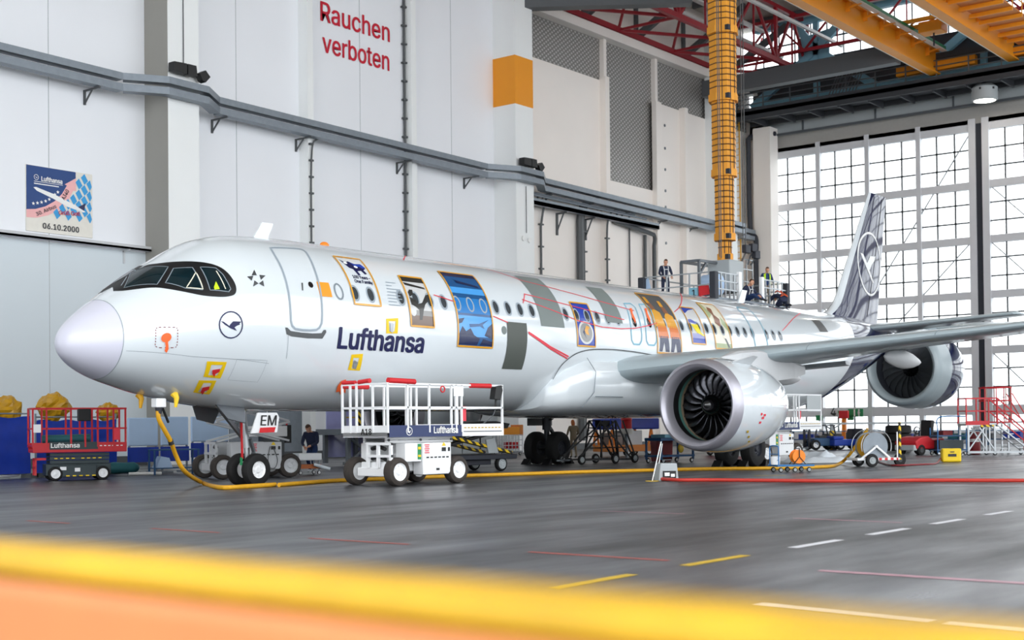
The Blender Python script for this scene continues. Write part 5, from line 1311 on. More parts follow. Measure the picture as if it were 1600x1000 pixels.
t = thing('red_table', 'red topped table behind the near engine intake', 'table', (29.8, .6, 0), R(-20))
MB().bb((-.8, -.45, .82), (.8, .45, .9)).build('top', 'red', t)
for x in (-.72, .72):
    for y in (-.38, .38): MB().bar((x, y, 0), (x, y, .82), .05).build('leg', 'steel', t)
b = MB(); b.lathe([(0, 0), (0, .24), (.03, .24), (.04, .17), (.5, .04), (.5, 0)], (0, 0, 0), 'z', 20); o = b.build('traffic_cone', 'orange_cover', smooth=True); o.location = (29.75, .45, .905); tag(o, 'orange cone with a yellow band on the red table', 'cone')
MB().lathe([(.2, .127), (.36, .085)], (0, 0, .002), 'z', 20).build('yellow_band', 'yellow', o, smooth=True)
t = thing('red_machine', 'red and white machine with sloping sides beyond the red table', 'machine', (35.5, 4.2, 0), R(-25))
MB().prism([(-.9, .3), (.9, .3), (.5, 1.75), (-.8, 1.75)], -.5, .5).build('hood', 'red', t, bevel=.04); MB().bb((.55, -.45, .3), (1.6, .45, 1.7)).build('white_body', 'lift_white', t, bevel=.03); MB().bb((.6, -.47, 1.3), (1.55, -.44, 1.5)).build('red_stripe', 'pad_red', t)
for x in (-.6, 1.2):
    for y in (-.42, .42): wheel((x, y, .18), .18, .1, t, n=16)
# grey case with lean poles
t = thing('tool_case', 'grey open equipment case on the floor at the end of the red hose', 'case', (*flo(1041, 751)[:2], 0), R(-40))
MB().prism([(-.25, 0), (.25, 0), (.21, .42), (-.2, .42)], -.2, .2).build('case_body', 'header_grey', t, bevel=.02); MB().bb((-.15, -.23, .06), (.17, -.2, .24)).build('open_panel', 'black', t)
MB().bb((-.12, -.26, .12), (.0, -.22, .2)).bb((.04, -.26, .1), (.13, -.22, .17)).build('valve', 'lift_white', t); MB().tube([(-.1, -.1, .42), (-.1, -.1, .5), (.1, -.1, .5), (.1, -.1, .42)], .014, 6).build('handle', 'dark_grey', t)
p0 = Vector(flo(1019, 752)); p1 = Vector(on('x', p0.x+.25, 1033, 690)); q0 = Vector(flo(1025, 751))
t = thing('support_pole', 'pair of thin white poles leaning beside the grey equipment case', 'pole', p0)
MB().tube([(0, 0, 0), p1-p0], .014, 6).build('pole', 'white', t); MB().tube([q0-p0, p1-p0+Vector((.05, 0, -.05))], .014, 6).build('pole', 'white', t); MB().lathe([(0, 0), (0, .16), (.015, .16), (.015, 0)], (0, 0, 0), 'z', 14).build('foot_plate', 'line_yellow', t)

# ================================================================== right hand equipment
t = thing('platform_trolley', 'small blue platform trolley carrying an orange cable reel', 'trolley', (17.9, -7.6, 0), R(-38))
MB().bb((-.55, -.32, .16), (.55, .32, .21)).build('deck', 'trolley_blue', t, bevel=.01)
MB().tube(smoothpath([(-.5, .28, .2), (-.5, .28, .62), (-.5, .22, .72), (-.5, -.22, .72), (-.5, -.28, .62), (-.5, -.28, .2)], 3), .018, 8).build('push_handle', 'trolley_blue', t, smooth=True)
for x in (-.42, .0, .42):
    for y in (-.24, .24): wheel((x, y, .07), .07, .04, t, 'rubber', 'header_grey', .6, n=14)
for k in (.34, .5): MB().tube([(-.5, -.28, k), (-.5, .28, k)], .012, 6).build('cross_bar', 'trolley_blue', t)
t = thing('cable_reel', 'orange cable reel standing on the blue platform trolley', 'cable reel', (18.05, -7.72, .215), R(-38))
MB().lathe([(-.09, .1), (-.09, .16), (.09, .16), (.09, .1)], (0, 0, .21), 'y', 20).build('coil', 'orange', t, smooth=True)
for y in (-.1, .1): MB().lathe([(y-.008, 0), (y-.008, .19), (y+.008, .19), (y+.008, 0)], (0, 0, .21), 'y', 20).build('flange', 'orange', t)
b = MB()
for y in (-.13, .13): b.tube([(-.18, y, 0), (0, y, .21), (.18, y, 0)], .014, 6).tube([(0, y, .21), (0, y, .43)], .014, 6)
b.tube([(0, -.13, .43), (0, .13, .43)], .016, 6); b.build('stand', 'black', t)
o = MB().lathe([(0, 0), (0, .12), (.22, .14), (.22, .13), (.02, .11)], (17.45, -7.35, .215), 'z', 18).build('bucket', 'lift_white', smooth=True); tag(o, 'white bucket on the handle end of the blue platform trolley', 'bucket')
b = MB(); n = 14; vs = []
for i in range(n+1):
    for j in range(n+1):
        x, y = 3.2*(i/n-.5), 1.7*(j/n-.5); e = max(0, 1-(2*i/n-1)**4)*max(0, 1-(2*j/n-1)**4)
        vs.append((x+.2*noise.noise(Vector((i*.3, j*.3, 2))), y+.25*noise.noise(Vector((i*.3, j*.3, 7))), .01+e*max(0, .2+.35*noise.noise(Vector((i*.42, j*.42, 5))))))
b.add(vs, [(j*(n+1)+i, j*(n+1)+i+1, (j+1)*(n+1)+i+1, (j+1)*(n+1)+i) for i in range(n) for j in range(n)]); o = b.build('plastic_sheet', 'sheet', smooth=True, fix=False); o.location = (26.6, -4.6, 0.004); o.rotation_euler = (0, 0, R(-30)); tag(o, 'crumpled clear white plastic sheet on the floor behind the trolley', 'plastic sheet')
HR = at_floor(1362, 729)
t = thing('hose_reel_trailer', 'white trailer with a large silver hose reel', 'hose reel', HR, R(-38))
for s in (-1, 1):
    MB().bar((-.55, s*.3, .22), (0, s*.3, .62), .055).build('a_frame', 'lift_white', t); MB().bar((.5, s*.3, .22), (0, s*.3, .62), .055).build('a_frame', 'lift_white', t)
    MB().tube([(.0+.5*math.cos(a), s*.3, .62+.5*math.sin(a)) for a in np.linspace(-.3, math.pi+.3, 18)], .014, 6).build('guard_hoop', 'alu', t)
    wheel((-.22, s*.42, .2), .2, .14, t, 'rubber', 'header_grey', .55, side=s, n=22)
MB().bb((-.65, -.34, .2), (.75, .34, .27)).build('base_frame', 'lift_white', t); MB().bb((-.3, -.36, .2), (.7, -.345, .27)).build('striped_bar', 'barber', t)
MB().lathe([(-.24, 0), (-.24, .42), (-.22, .42), (-.22, .0)], (0, 0, .62), 'y', 36).lathe([(.24, 0), (.24, .42), (.22, .42), (.22, 0)], (0, 0, .62), 'y', 36).build('reel_flange', 'galv', t)
MB().lathe([(-.22, .2), (-.21, .38), (.21, .38), (.22, .2)], (0, 0, .62), 'y', 30).build('wound_hose', 'hose_yellow', t, smooth=True); MB().tube([(0, -.34, .62), (0, .34, .62)], .04, 10).build('axle', 'lift_white', t)
MB().bar((.72, 0, .24), (1.05, 0, .24), .06).bar((.95, -.02, .2), (.95, -.02, 1.35), .06).build('drawbar_post', 'hazard', t); wheel((.95, 0, .2), .2, .1, t, 'rubber', 'dark_grey', .4, n=20)
MB().bar((.7, -.3, .24), (.7, -.3, 1.05), .03).build('side_post', 'lift_white', t)
RT = at_floor(1437, 711)
t = thing('tow_tractor', 'red ride-on tow tractor with a black seat', 'tractor', RT, R(160))
MB().prism([(-.8, .25), (.75, .25), (.85, .55), (.55, .72), (.1, .78), (-.2, .62), (-.85, .68)], -.55, .55).build('body', 'red', t, bevel=.05); MB().bb((-.87, -.5, .2), (-.6, .5, .5)).build('bumper', 'black', t, bevel=.03); MB().bb((.6, -.5, .2), (.9, .5, .42)).build('bumper', 'header_grey', t, bevel=.03)
MB().bb((-.45, -.25, .66), (.05, .25, .78)).build('seat', 'black', t, bevel=.04); MB().prism([(-.5, .75), (-.36, .75), (-.40, 1.42), (-.60, 1.40)], -.28, .28).build('seat_back', 'black', t, bevel=.04)
MB().tube([(.3, 0, .75), (.15, 0, 1.0)], .03, 8).lathe([(-.01, .12), (.01, .17)], (.14, 0, 1.0), 'x', 16).build('steering_wheel', 'black', t)
for x in (-.5, .5):
    for y in (-.5, .5): wheel((x, y, .22), .22, .16, t, 'rubber', 'dark_grey', .5, side=-1 if y < 0 else 1, n=20)
YB = at_floor(1486, 722)
o = MB().bb((-.32, -.12, 0), (.32, .12, .45)).build('equipment_box', 'yellow', bevel=.05); o.location = (YB[0], YB[1], .005); o.rotation_euler = (0, 0, R(-50)); tag(o, 'bright yellow box on the floor joined to the thin red hose', 'box')
MB().bb((-.14, -.13, .18), (.14, -.122, .27)).build('label_plate', 'gap_dark', o); MB().bb((-.07, -.13, .32), (.07, -.122, .35)).build('label_plate', 'gap_dark', o)
# red railed stairs
ST1 = at_floor(1540, 711)
t = thing('mobile_stairs', 'wheeled aluminium stairs with a red railed platform', 'stairs', ST1, R(-50))
MB().bb((-.95, -.45, 1.16), (.35, .45, 1.26)).build('platform', 'alu', t); MB().bb((-.95, -.47, 1.2), (.0, -.45, 1.36)).build('kick_board', 'red', t); MB().bb((-.35, -.48, 1.12), (.38, -.45, 1.2)).build('striped_edge', 'hazard', t)
for y in (-.45, .45):
    for x in (-.92, -.18, .32): MB().bar((x, y, 1.2), (x, y, 2.25), .05).build('rail_post', 'red', t)
    MB().bar((-.92, y, 2.25), (.32, y, 2.25), .05).build('top_rail', 'red', t); MB().bar((-.92, y, 1.75), (-.18, y, 1.75), .045).build('mid_rail', 'red', t)
    MB().bar((.32, y, 2.25), (1.75, y, 1.0), .05).build('stair_rail', 'red', t); MB().bar((.32, y, 1.75), (1.75, y, .55), .045).build('stair_rail', 'red', t); MB().bar((1.75, y, .15), (1.75, y, 1.0), .05).build('rail_post', 'red', t)
    MB().bar((.3, y, 1.2), (1.7, y, .1), .1, .05).build('stringer', 'alu', t); MB().bar((-.85, y, .12), (1.75, y, .12), .07).build('base_beam', 'alu', t)
    for x in (-.85, .2): MB().bar((x, y, .12), (x, y, 1.18), .07).build('leg', 'alu', t)
    MB().bar((-.85, y, .2), (-.2, y, 1.1), .05).build('brace', 'alu', t); MB().bar((.2, y, .2), (-.4, y, 1.1), .05).build('brace', 'alu', t)
    for x in (-.85, .2, 1.6): wheel((x, y, .09), .09, .05, t, 'rubber', 'header_grey', .6, n=14)
for k in range(5): z = .22+.2*k; MB().bb((1.5-.25*k, -.42, z), (1.72-.25*k, .42, z+.03)).build('tread_step', 'alu', t)
MB().bar((-.92, -.45, 1.75), (-.92, .45, 1.75), .045).build('mid_rail', 'red', t); MB().bar((-.92, -.45, 2.25), (-.92, .45, 2.25), .05).build('top_rail', 'red', t)
t = thing('caged_stand', 'tall access ladder with a red safety cage behind the mobile stairs', 'ladder', (41.2, -5.4, 0), R(-50))
for z in (1.3, 1.75, 2.2, 2.75): MB().tube([(.65*math.cos(a), .65*math.sin(a), z) for a in np.linspace(0, 2*math.pi, 21)[:-1]], .03, 6, closed=True).build('cage_hoop', 'red', t)
for k in range(10): a = 2*math.pi*k/10; MB().bar((.65*math.cos(a), .65*math.sin(a), 1.3), (.65*math.cos(a), .65*math.sin(a), 2.75), .04).build('cage_bar', 'red' if k % 2 else 'img_skin', t)
for y in (-.35, .35):
    for x in (-.4, .4): MB().bar((x, y, .1), (x, y, 1.35), .06).build('leg', 'alu', t); wheel((x, y, .08), .08, .05, t, n=12)
for k in range(8): MB().bar((.4, -.35, .25+.3*k), (.4, .35, .25+.3*k), .03).build('rung', 'alu', t)
for s in (-1, 1): MB().bar((.6, s*.3, 2.5), (1.9, s*.4, .3), .04).build('slanted_rail', 'red', t)
MB().bb((-.5, -.45, 1.22), (.5, .45, 1.3)).build('deck', 'alu', t)
t = thing('tall_trolley', 'blue tube frame trolley behind the yellow box', 'trolley', (*flo(1482, 711)[:2], 0), R(-45))
b = MB()
for x in (-.6, .6):
    for y in (-.35, .35): b.tube([(x, y, .1), (x, y, 1.1)], .025, 8)
b.build('frame', 'trolley_blue', t)
b = MB(); b.tube(smoothpath([(-.6, -.35, 1.1), (-.6, -.3, 1.4), (-.35, -.3, 1.55), (.6, -.3, 1.55)], 4), .025, 8); b.build('hand_rail', 'trolley_blue', t, smooth=True)
MB().bb((-.65, -.4, .18), (.65, .4, .24)).build('shelf', 'cart_blue', t); MB().bb((-.62, -.36, .75), (.62, .36, .80)).build('shelf', 'cart_blue', t); MB().bb((-.3, -.2, .8), (.1, .2, .98)).build('red_case', 'dark_red', t); MB().bb((-.5, -.3, .24), (.5, .3, .6)).build('crate', 'lift_dark', t)
for x in (-.55, .55):
    for y in (-.33, .33): wheel((x, y, .08), .08, .05, t, n=12)
o = MB().lathe([(0, 0), (0, .22), (.03, .24), (.85, .24), (.9, .2), (.9, 0)], (0, 0, 0), 'z', 20).build('red_drum', 'dark_red', smooth=True); o.location = (38.6, -5.4, 0.01); tag(o, 'dark red drum standing behind the mobile stairs', 'drum')
MB().lathe([(.5, .243), (.62, .243)], (0, 0, 0), 'z', 20).build('drum_band', 'white', o)
# equipment along the glazed doors
def tug(u, v, label, rz, m):
    t = thing('electric_cart', label, 'cart', at_floor(u, v), R(rz), 'blue electric carts by the glazed doors')
    MB().bb((-1.1, -.6, .2), (1.1, .6, .52)).build('body', m, t, bevel=.05); MB().bb((.5, -.55, .52), (1.1, .55, .68)).build('hood', m, t, bevel=.05)
    MB().prism([(-.6, .5), (-.4, .5), (-.45, 1.05), (-.65, 1.05)], -.55, -.05).build('seat_back', 'gap_dark', t, bevel=.05); MB().prism([(-.6, .5), (-.4, .5), (-.45, 1.05), (-.65, 1.05)], .05, .55).build('seat_back', 'gap_dark', t, bevel=.05)
    for x in (-.7, .7):
        for y in (-.5, .5): wheel((x, y, .26), .26, .16, t, side=-1 if y < 0 else 1, n=16)
tug(1322, 702.5, 'blue electric cart with two dark seats near the striped post', 150, 'blue'); tug(1386, 702.5, 'blue electric cart half hidden by the silver hose reel', 120, 'cart_blue')
t = thing('forklift', 'dark forklift truck by the doors left of the striped post', 'forklift', at_floor(1283, 703), R(140))
MB().bb((-.8, -.5, .2), (.6, .5, .6)).build('body', 'cart_blue', t, bevel=.06); MB().bb((-.9, -.5, .3), (-.7, .5, .7)).build('counterweight', 'gap_dark', t, bevel=.05)
for x, y in ((-.6, -.45), (-.6, .45), (.5, -.45), (.5, .45)): MB().bar((x, y, .6), (x*.8, y, 1.2), .06).build('guard_post', 'gap_dark', t)
MB().bb((-.55, -.48, 1.18), (.45, .48, 1.24)).build('roof_guard', 'gap_dark', t)
for y in (-.3, .3): MB().bar((.75, y, .1), (.75, y, 1.3), .1).build('mast', 'gap_dark', t)
for y in (-.25, .25): MB().bb((.8, y-.06, .08), (1.7, y+.06, .13)).build('fork', 'steel', t)
MB().bb((-.2, -.25, .6), (.2, .25, .72)).build('seat', 'black', t)
for x in (-.55, .5):
    for y in (-.45, .45): wheel((x, y, .26), .26, .18, t, side=-1 if y < 0 else 1, n=16)
t = thing('gantry_frame', 'low cream gantry frame with a black and yellow post before the doors', 'gantry', at_floor(1300, 702.5), R(-51))
MB().bar((-.0, 0, 0), (0, 0, .95), .2).build('striped_post', 'hazard', t); MB().bar((4.9, 0, 0), (4.9, 0, 1.25), .12).build('post', 'header_grey', t); MB().bar((0, 0, .95), (0, 0, 1.28), .16).build('post_head', 'header_grey', t)
MB().bar((-1.5, 0, 1.3), (5.2, 0, 1.3), .1).build('beam', 'header_grey', t)
for x in (-.45, .45): MB().bar((0, 0, 1.0), (x, 0, 1.27), .07).build('knee_brace', 'header_grey', t)
def sign(u, v, w, h, m, label, name='exit_sign', x=XE-.75, cat='sign', arrow=False):
    p = on('x', x, u, v); o = MB().bb((-.03, -w/2, -h/2), (.03, w/2, h/2)).build(name, m); o.location = p; tag(o, label, cat)
    if arrow:
        q = MB()
        for k in range(2): q.add([(-.035, w*.12-.3*k, -.22), (-.035, w*.12-.3*k, .22), (-.035, w*.02-.3*k, .22), (-.035, w*.02-.3*k, -.22)], [(0, 1, 2, 3)])
        q.add([(-.035, -w*.15, .1), (-.035, -w*.35, 0), (-.035, -w*.15, -.1)], [(0, 1, 2)]); q.build('pictogram', 'white', o, fix=False)
    MB().bar((.03, 0, 0), (XE-x, 0, 0), .05).build('bracket', 'steel', o); return o
sign(1337, 645, 1.0, .5, 'green', 'largest green escape sign on the doors right of the number', arrow=True); sign(1280, 653, .45, .35, 'green', 'small green sign on the doors left of the number'); sign(1329, 653, .4, .3, 'green', 'small green sign just under the largest escape sign'); sign(1314, 643.5, .4, .16, 'green', 'narrow green lit sign just right of the number')
t = thing('alarm_post', 'red and orange fire alarm post standing before the glazed doors', 'alarm post', (XE-1.4, on('x', XE-1.4, 1319, 660)[1], 0))
MB().bb((-.12, -.12, 0), (.12, .12, 1.6)).build('post', 'orange', t); MB().bb((-.15, -.3, 1.6), (.1, .3, 2.1)).build('red_box', 'pad_red', t, bevel=.03)
t = thing('stacked_tyres', 'stack of dark tyres between the hose reel and the red tractor', 'tyres', at_floor(1404, 704))
for k in range(3): MB().lathe([(.02, .35), (0, .5), (.05, .6), (.35, .6), (.4, .5), (.38, .35)], (0, 0, .4*k), 'z', 24).build('tyre', 'rubber', t, smooth=True)
rk = thing('storage_rack', 'long low dark rack of crates along the glazed doors', 'rack', (60.5, 6.5, 0), 0)
for y in np.arange(-7, 8, 2.0): MB().bar((0, y, 0), (0, y, .85), .08).build('rack_post', 'cart_blue', rk)
MB().bb((-.4, -7, .3), (.4, 7, .36)).build('shelf', 'cart_blue', rk); MB().bb((-.4, -7, .8), (.4, 7, .85)).build('shelf', 'cart_blue', rk)
for k, y in enumerate(np.arange(-6.4, 6.5, 1.55)): MB().bb((-.35, y-.5, .36), (.35, y+.5, .66+.1*(k % 3 == 0))).build('crate', ('tarp_blue', 'dark_grey', 'teal', 'gap_dark')[k % 4], rk, bevel=.02)

# ================================================================== hoses and cables on the floor
HY = [Vector(on('y', -.35, 248, 632)), Vector(on('y', -.35, 247.5, 652)), Vector(on('y', -.3, 257, 672)), Vector(on('y', -.2, 267, 690)), Vector(on('y', 0, 275, 712)), Vector(on('y', .2, 289, 737))]
gnd = [(318, 755), (345, 761.5), (385, 760), (430, 757)]
HY += [Vector(flo(*p, .05)) for p in gnd]
o = MB().tube(smoothpath(HY, 6), .052, 10).build('power_cable', 'hose_yellow', smooth=True); tag(o, 'thick yellow ground power cable hanging from under the nose', 'cable')
p = Vector(on('y', -.35, 248, 631)); MB().bb(p-Vector((.13, .1, .08)), p+Vector((.13, .1, .12))).build('white_plug', 'lift_white', o, bevel=.02); MB().tube([p, p-Vector((0, 0, .22))], [.1, .06], 10).build('plug_boot', 'gap_dark', o); MB().tube([p+Vector((.05, .05, .1)), Vector(on('y', -.2, 263, 660))], .03, 6).build('strap', 'black', o)
q = HY[3]; MB().tube([q-Vector((.02, 0, -.05)), q+Vector((.02, 0, -.07))], .062, 10).build('black_tape', 'black', o)
g2 = [(436, 757.5), (520, 751), (600, 748), (700, 744), (800, 741), (900, 737.5), (1000, 735), (1100, 732.5), (1200, 731.5), (1290, 729), (1312, 724)]
P2 = [Vector(flo(*p, .05)) for p in g2]; reel = Vector(HR)
P2 += [Vector(on('x', P2[-1].x, 1326, 712)), Vector(on('x', P2[-1].x, 1342, 690)), Vector(on('x', P2[-1].x, 1356, 670))]
o = MB().tube(smoothpath(P2, 6), .05, 10).build('power_cable', 'hose_yellow', smooth=True); tag(o, 'long yellow cable across the floor to the silver hose reel', 'cable')
P3 = [Vector(flo(*p, .05)) for p in ((1030, 748), (1060, 750), (1120, 750), (1300, 751.5), (1450, 750.5), (1620, 751))]
o = MB().tube(smoothpath(P3, 8), .042, 8).build('air_hose', 'hose_red', smooth=True); tag(o, 'long red hose across the floor in front of the near engine', 'hose')
P4 = [Vector(flo(*p, .03)) for p in ((1372, 721), (1385, 725.5), (1400, 727), (1440, 725.5), (1462, 724))]+[Vector((YB[0]-.2, YB[1]+.28, .12)), Vector((YB[0]-.12, YB[1]+.15, .2))]
o = MB().tube(smoothpath(P4, 6), .028, 8).build('air_hose', 'dark_red', smooth=True); tag(o, 'thin dark red hose from the silver reel to the yellow box', 'hose')
# ================================================================== hanging work platform
PX0, PX1, PY0, PY1, PZ = 27.8, 33.6, .32, 3.5, 6.06
T = thing('work_platform', 'railed grey work platform hanging over the fuselage from a yellow mast', 'work platform', (PX0, PY0, PZ))
L_, W_ = PX1-PX0, PY1-PY0
MB().bb((0, 0, -.09), (L_, W_, 0)).build('deck', 'galv', T)
for x, y in ((0, .05), (0, W_), (L_, .05)): MB().bb((x-.13, y-.13, -.1), (x+.13, y+.13, .93)).build('bumper', 'gap_dark', T, bevel=.03)
def rail(p, q, n, m='alu', mid=3):
    p, q = Vector(p), Vector(q)
    for k in range(mid): z = .92*(k+1)/mid; MB().bar(p+Vector((0, 0, z)), q+Vector((0, 0, z)), .045).build('rail', m, T)
    for i in range(n+1): a = p.lerp(q, i/n); MB().bar(a, a+Vector((0, 0, .92)), .05).build('rail_post', m, T)
rail((0, .1, 0), (0, W_-.1, 0), 3, mid=2); rail((.1, .0, 0), (1.75, .0, 0), 5); rail((3.6, 0, 0), (L_-.1, 0, 0), 6); rail((L_, .1, 0), (L_, W_, 0), 3); rail((.0, W_, 0), (L_, W_, 0), 6, mid=2)
MB().bb((1.72, -.06, 0), (1.95, .06, 1.05)).build('gate_post', 'lift_white', T); MB().bb((3.55, -.06, 0), (3.75, .06, 1.0)).build('gate_post', 'lift_white', T)
MB().bb((-.03, .75, .02), (.03, 1.1, .38)).build('number_plate', 'steel_blue', T)
b = MB(); text_flat(b, '1', (-.035, .96, .08), (0, -1, 0), (0, 0, 1), height=.22); b.build('number', 'black', T, fix=False)
b = MB(); b.prism([(.25, .1), (.7, .05), (.72, .42), (.3, .5)], .02, .05, 'x'); b.build('red_banner', 'pad_red', T)
MB().prism([(2.72, 0), (3.1, 0), (3.1, .85), (2.95, .9)], .06, .09, 'x').build('sheet_panel', 'pale_blue', T)
MX, MY = 31.6-PX0, 2.0-PY0
MB().bb((MX-.55, MY-.5, .5), (MX+.6, MY+.5, 1.78)).build('drive_housing', 'header_grey', T, bevel=.04)
MB().tube([(MX-1.0, MY-.3, .75), (MX-1.0, MY+.4, .75)], .42, 18).build('cable_drum', 'pale_blue', T)
b = MB()
for y in (.1, .9):
    b.bar((MX-1.9, MY+y, 1.65), (MX+1.2, MY+y, 1.7), .1).bar((MX-1.9, MY+y, 1.65), (MX-1.9, MY+y, 0), .1).bar((MX+1.2, MY+y, 1.7), (MX+1.2, MY+y, 0), .08)
b.bar((MX-1.9, MY+.1, 1.65), (MX-1.9, MY+.9, 1.65), .1).bar((MX-1.9, MY+.1, 1.1), (MX-1.3, MY+.1, 1.65), .08); b.build('gantry', 'steel', T)
b = MB()
for x in (.6, 1.0, 1.5):
    b.bar((MX+x, MY-.4, 0), (MX+x, MY-.4, 1.9), .045)
for z in (.5, 1.0, 1.5, 1.9): b.bar((MX+.6, MY-.4, z), (MX+1.5, MY-.4, z), .04)
b.build('ladder_frame', 'alu', T)
for dx, z in ((.55, 2.1), (1.1, 2.2), (1.35, 1.95)):
    MB().bb((MX+dx-.2, MY-.75, z), (MX+dx+.2, MY-.55, z+.32)).build('floodlight', 'gap_dark', T, bevel=.02); MB().bar((MX+dx, MY-.6, z), (MX+dx, MY-.4, 1.7), .05).build('bracket', 'steel', T)
M_ = thing('telescopic_mast', 'orange yellow telescopic mast coming down from the roof crane', 'crane mast', (31.6, 2.0, 0))
secs = [(16.9, 27.4, .59), (14.2, 17.05, .56), (11.2, 14.35, .49), (8.65, 11.35, .40), (7.84, 8.8, .28)]
for z0, z1, r in secs:
    o = MB().lathe([(z0, .001), (z0, r), (z1, r), (z1, .001)], axis='z', n=8).build('mast_section', 'mast_yellow', M_)
    b = MB(); b.lathe([(z0, r+.05), (z0+.28, r+.05), (z0+.28, r), (z0, r)], axis='z', n=8, closed=True); b.build('collar', 'mast_yellow', o)
    b = MB(); n = int((z1-z0)/.235)
    for k in range(1, n): z = z0+.28+.235*k; b.lathe([(z, r+.004), (z+.025, r+.016), (z+.05, r+.004)], axis='z', n=8)
    b.build('rung_ribs', 'rib_brown', o)
    b = MB()
    for a in (205, 240, 262): b.bar((r*1.02*math.cos(R(a)), r*1.02*math.sin(R(a)), z0), (r*1.02*math.cos(R(a)), r*1.02*math.sin(R(a)), z1), .02)
    b.build('guide_cables', 'gap_dark', o)
    b = MB(); b.box((r*1.05*math.cos(R(228)), r*1.05*math.sin(R(228)), z0+.15), (.16, .16, .2)); b.build('guide_block', 'gap_dark', o)
MB().bb((-2.2, -6, 27.1), (2.2, 5, 27.5)).build('crane_trolley', 'crane_orange', M_)
for k, (dx, dy, lab) in enumerate(((-1.25, -.45, 'thin hoist rope left of the orange mast, outer one'), (-.85, -.3, 'thin hoist rope left of the orange mast, inner one'), (.75, -.4, 'thin hoist rope just right of the orange mast'), (.95, -.4, 'thin dark hoist rope furthest right of the orange mast'))):
    o = MB().tube([(31.6+dx, 2.0+dy, 7.85 if k < 2 else 8.2), (31.6+dx, 2.0+dy, 28)], .022, 6).build('hoist_rope', 'dark_grey'); tag(o, lab, 'rope')

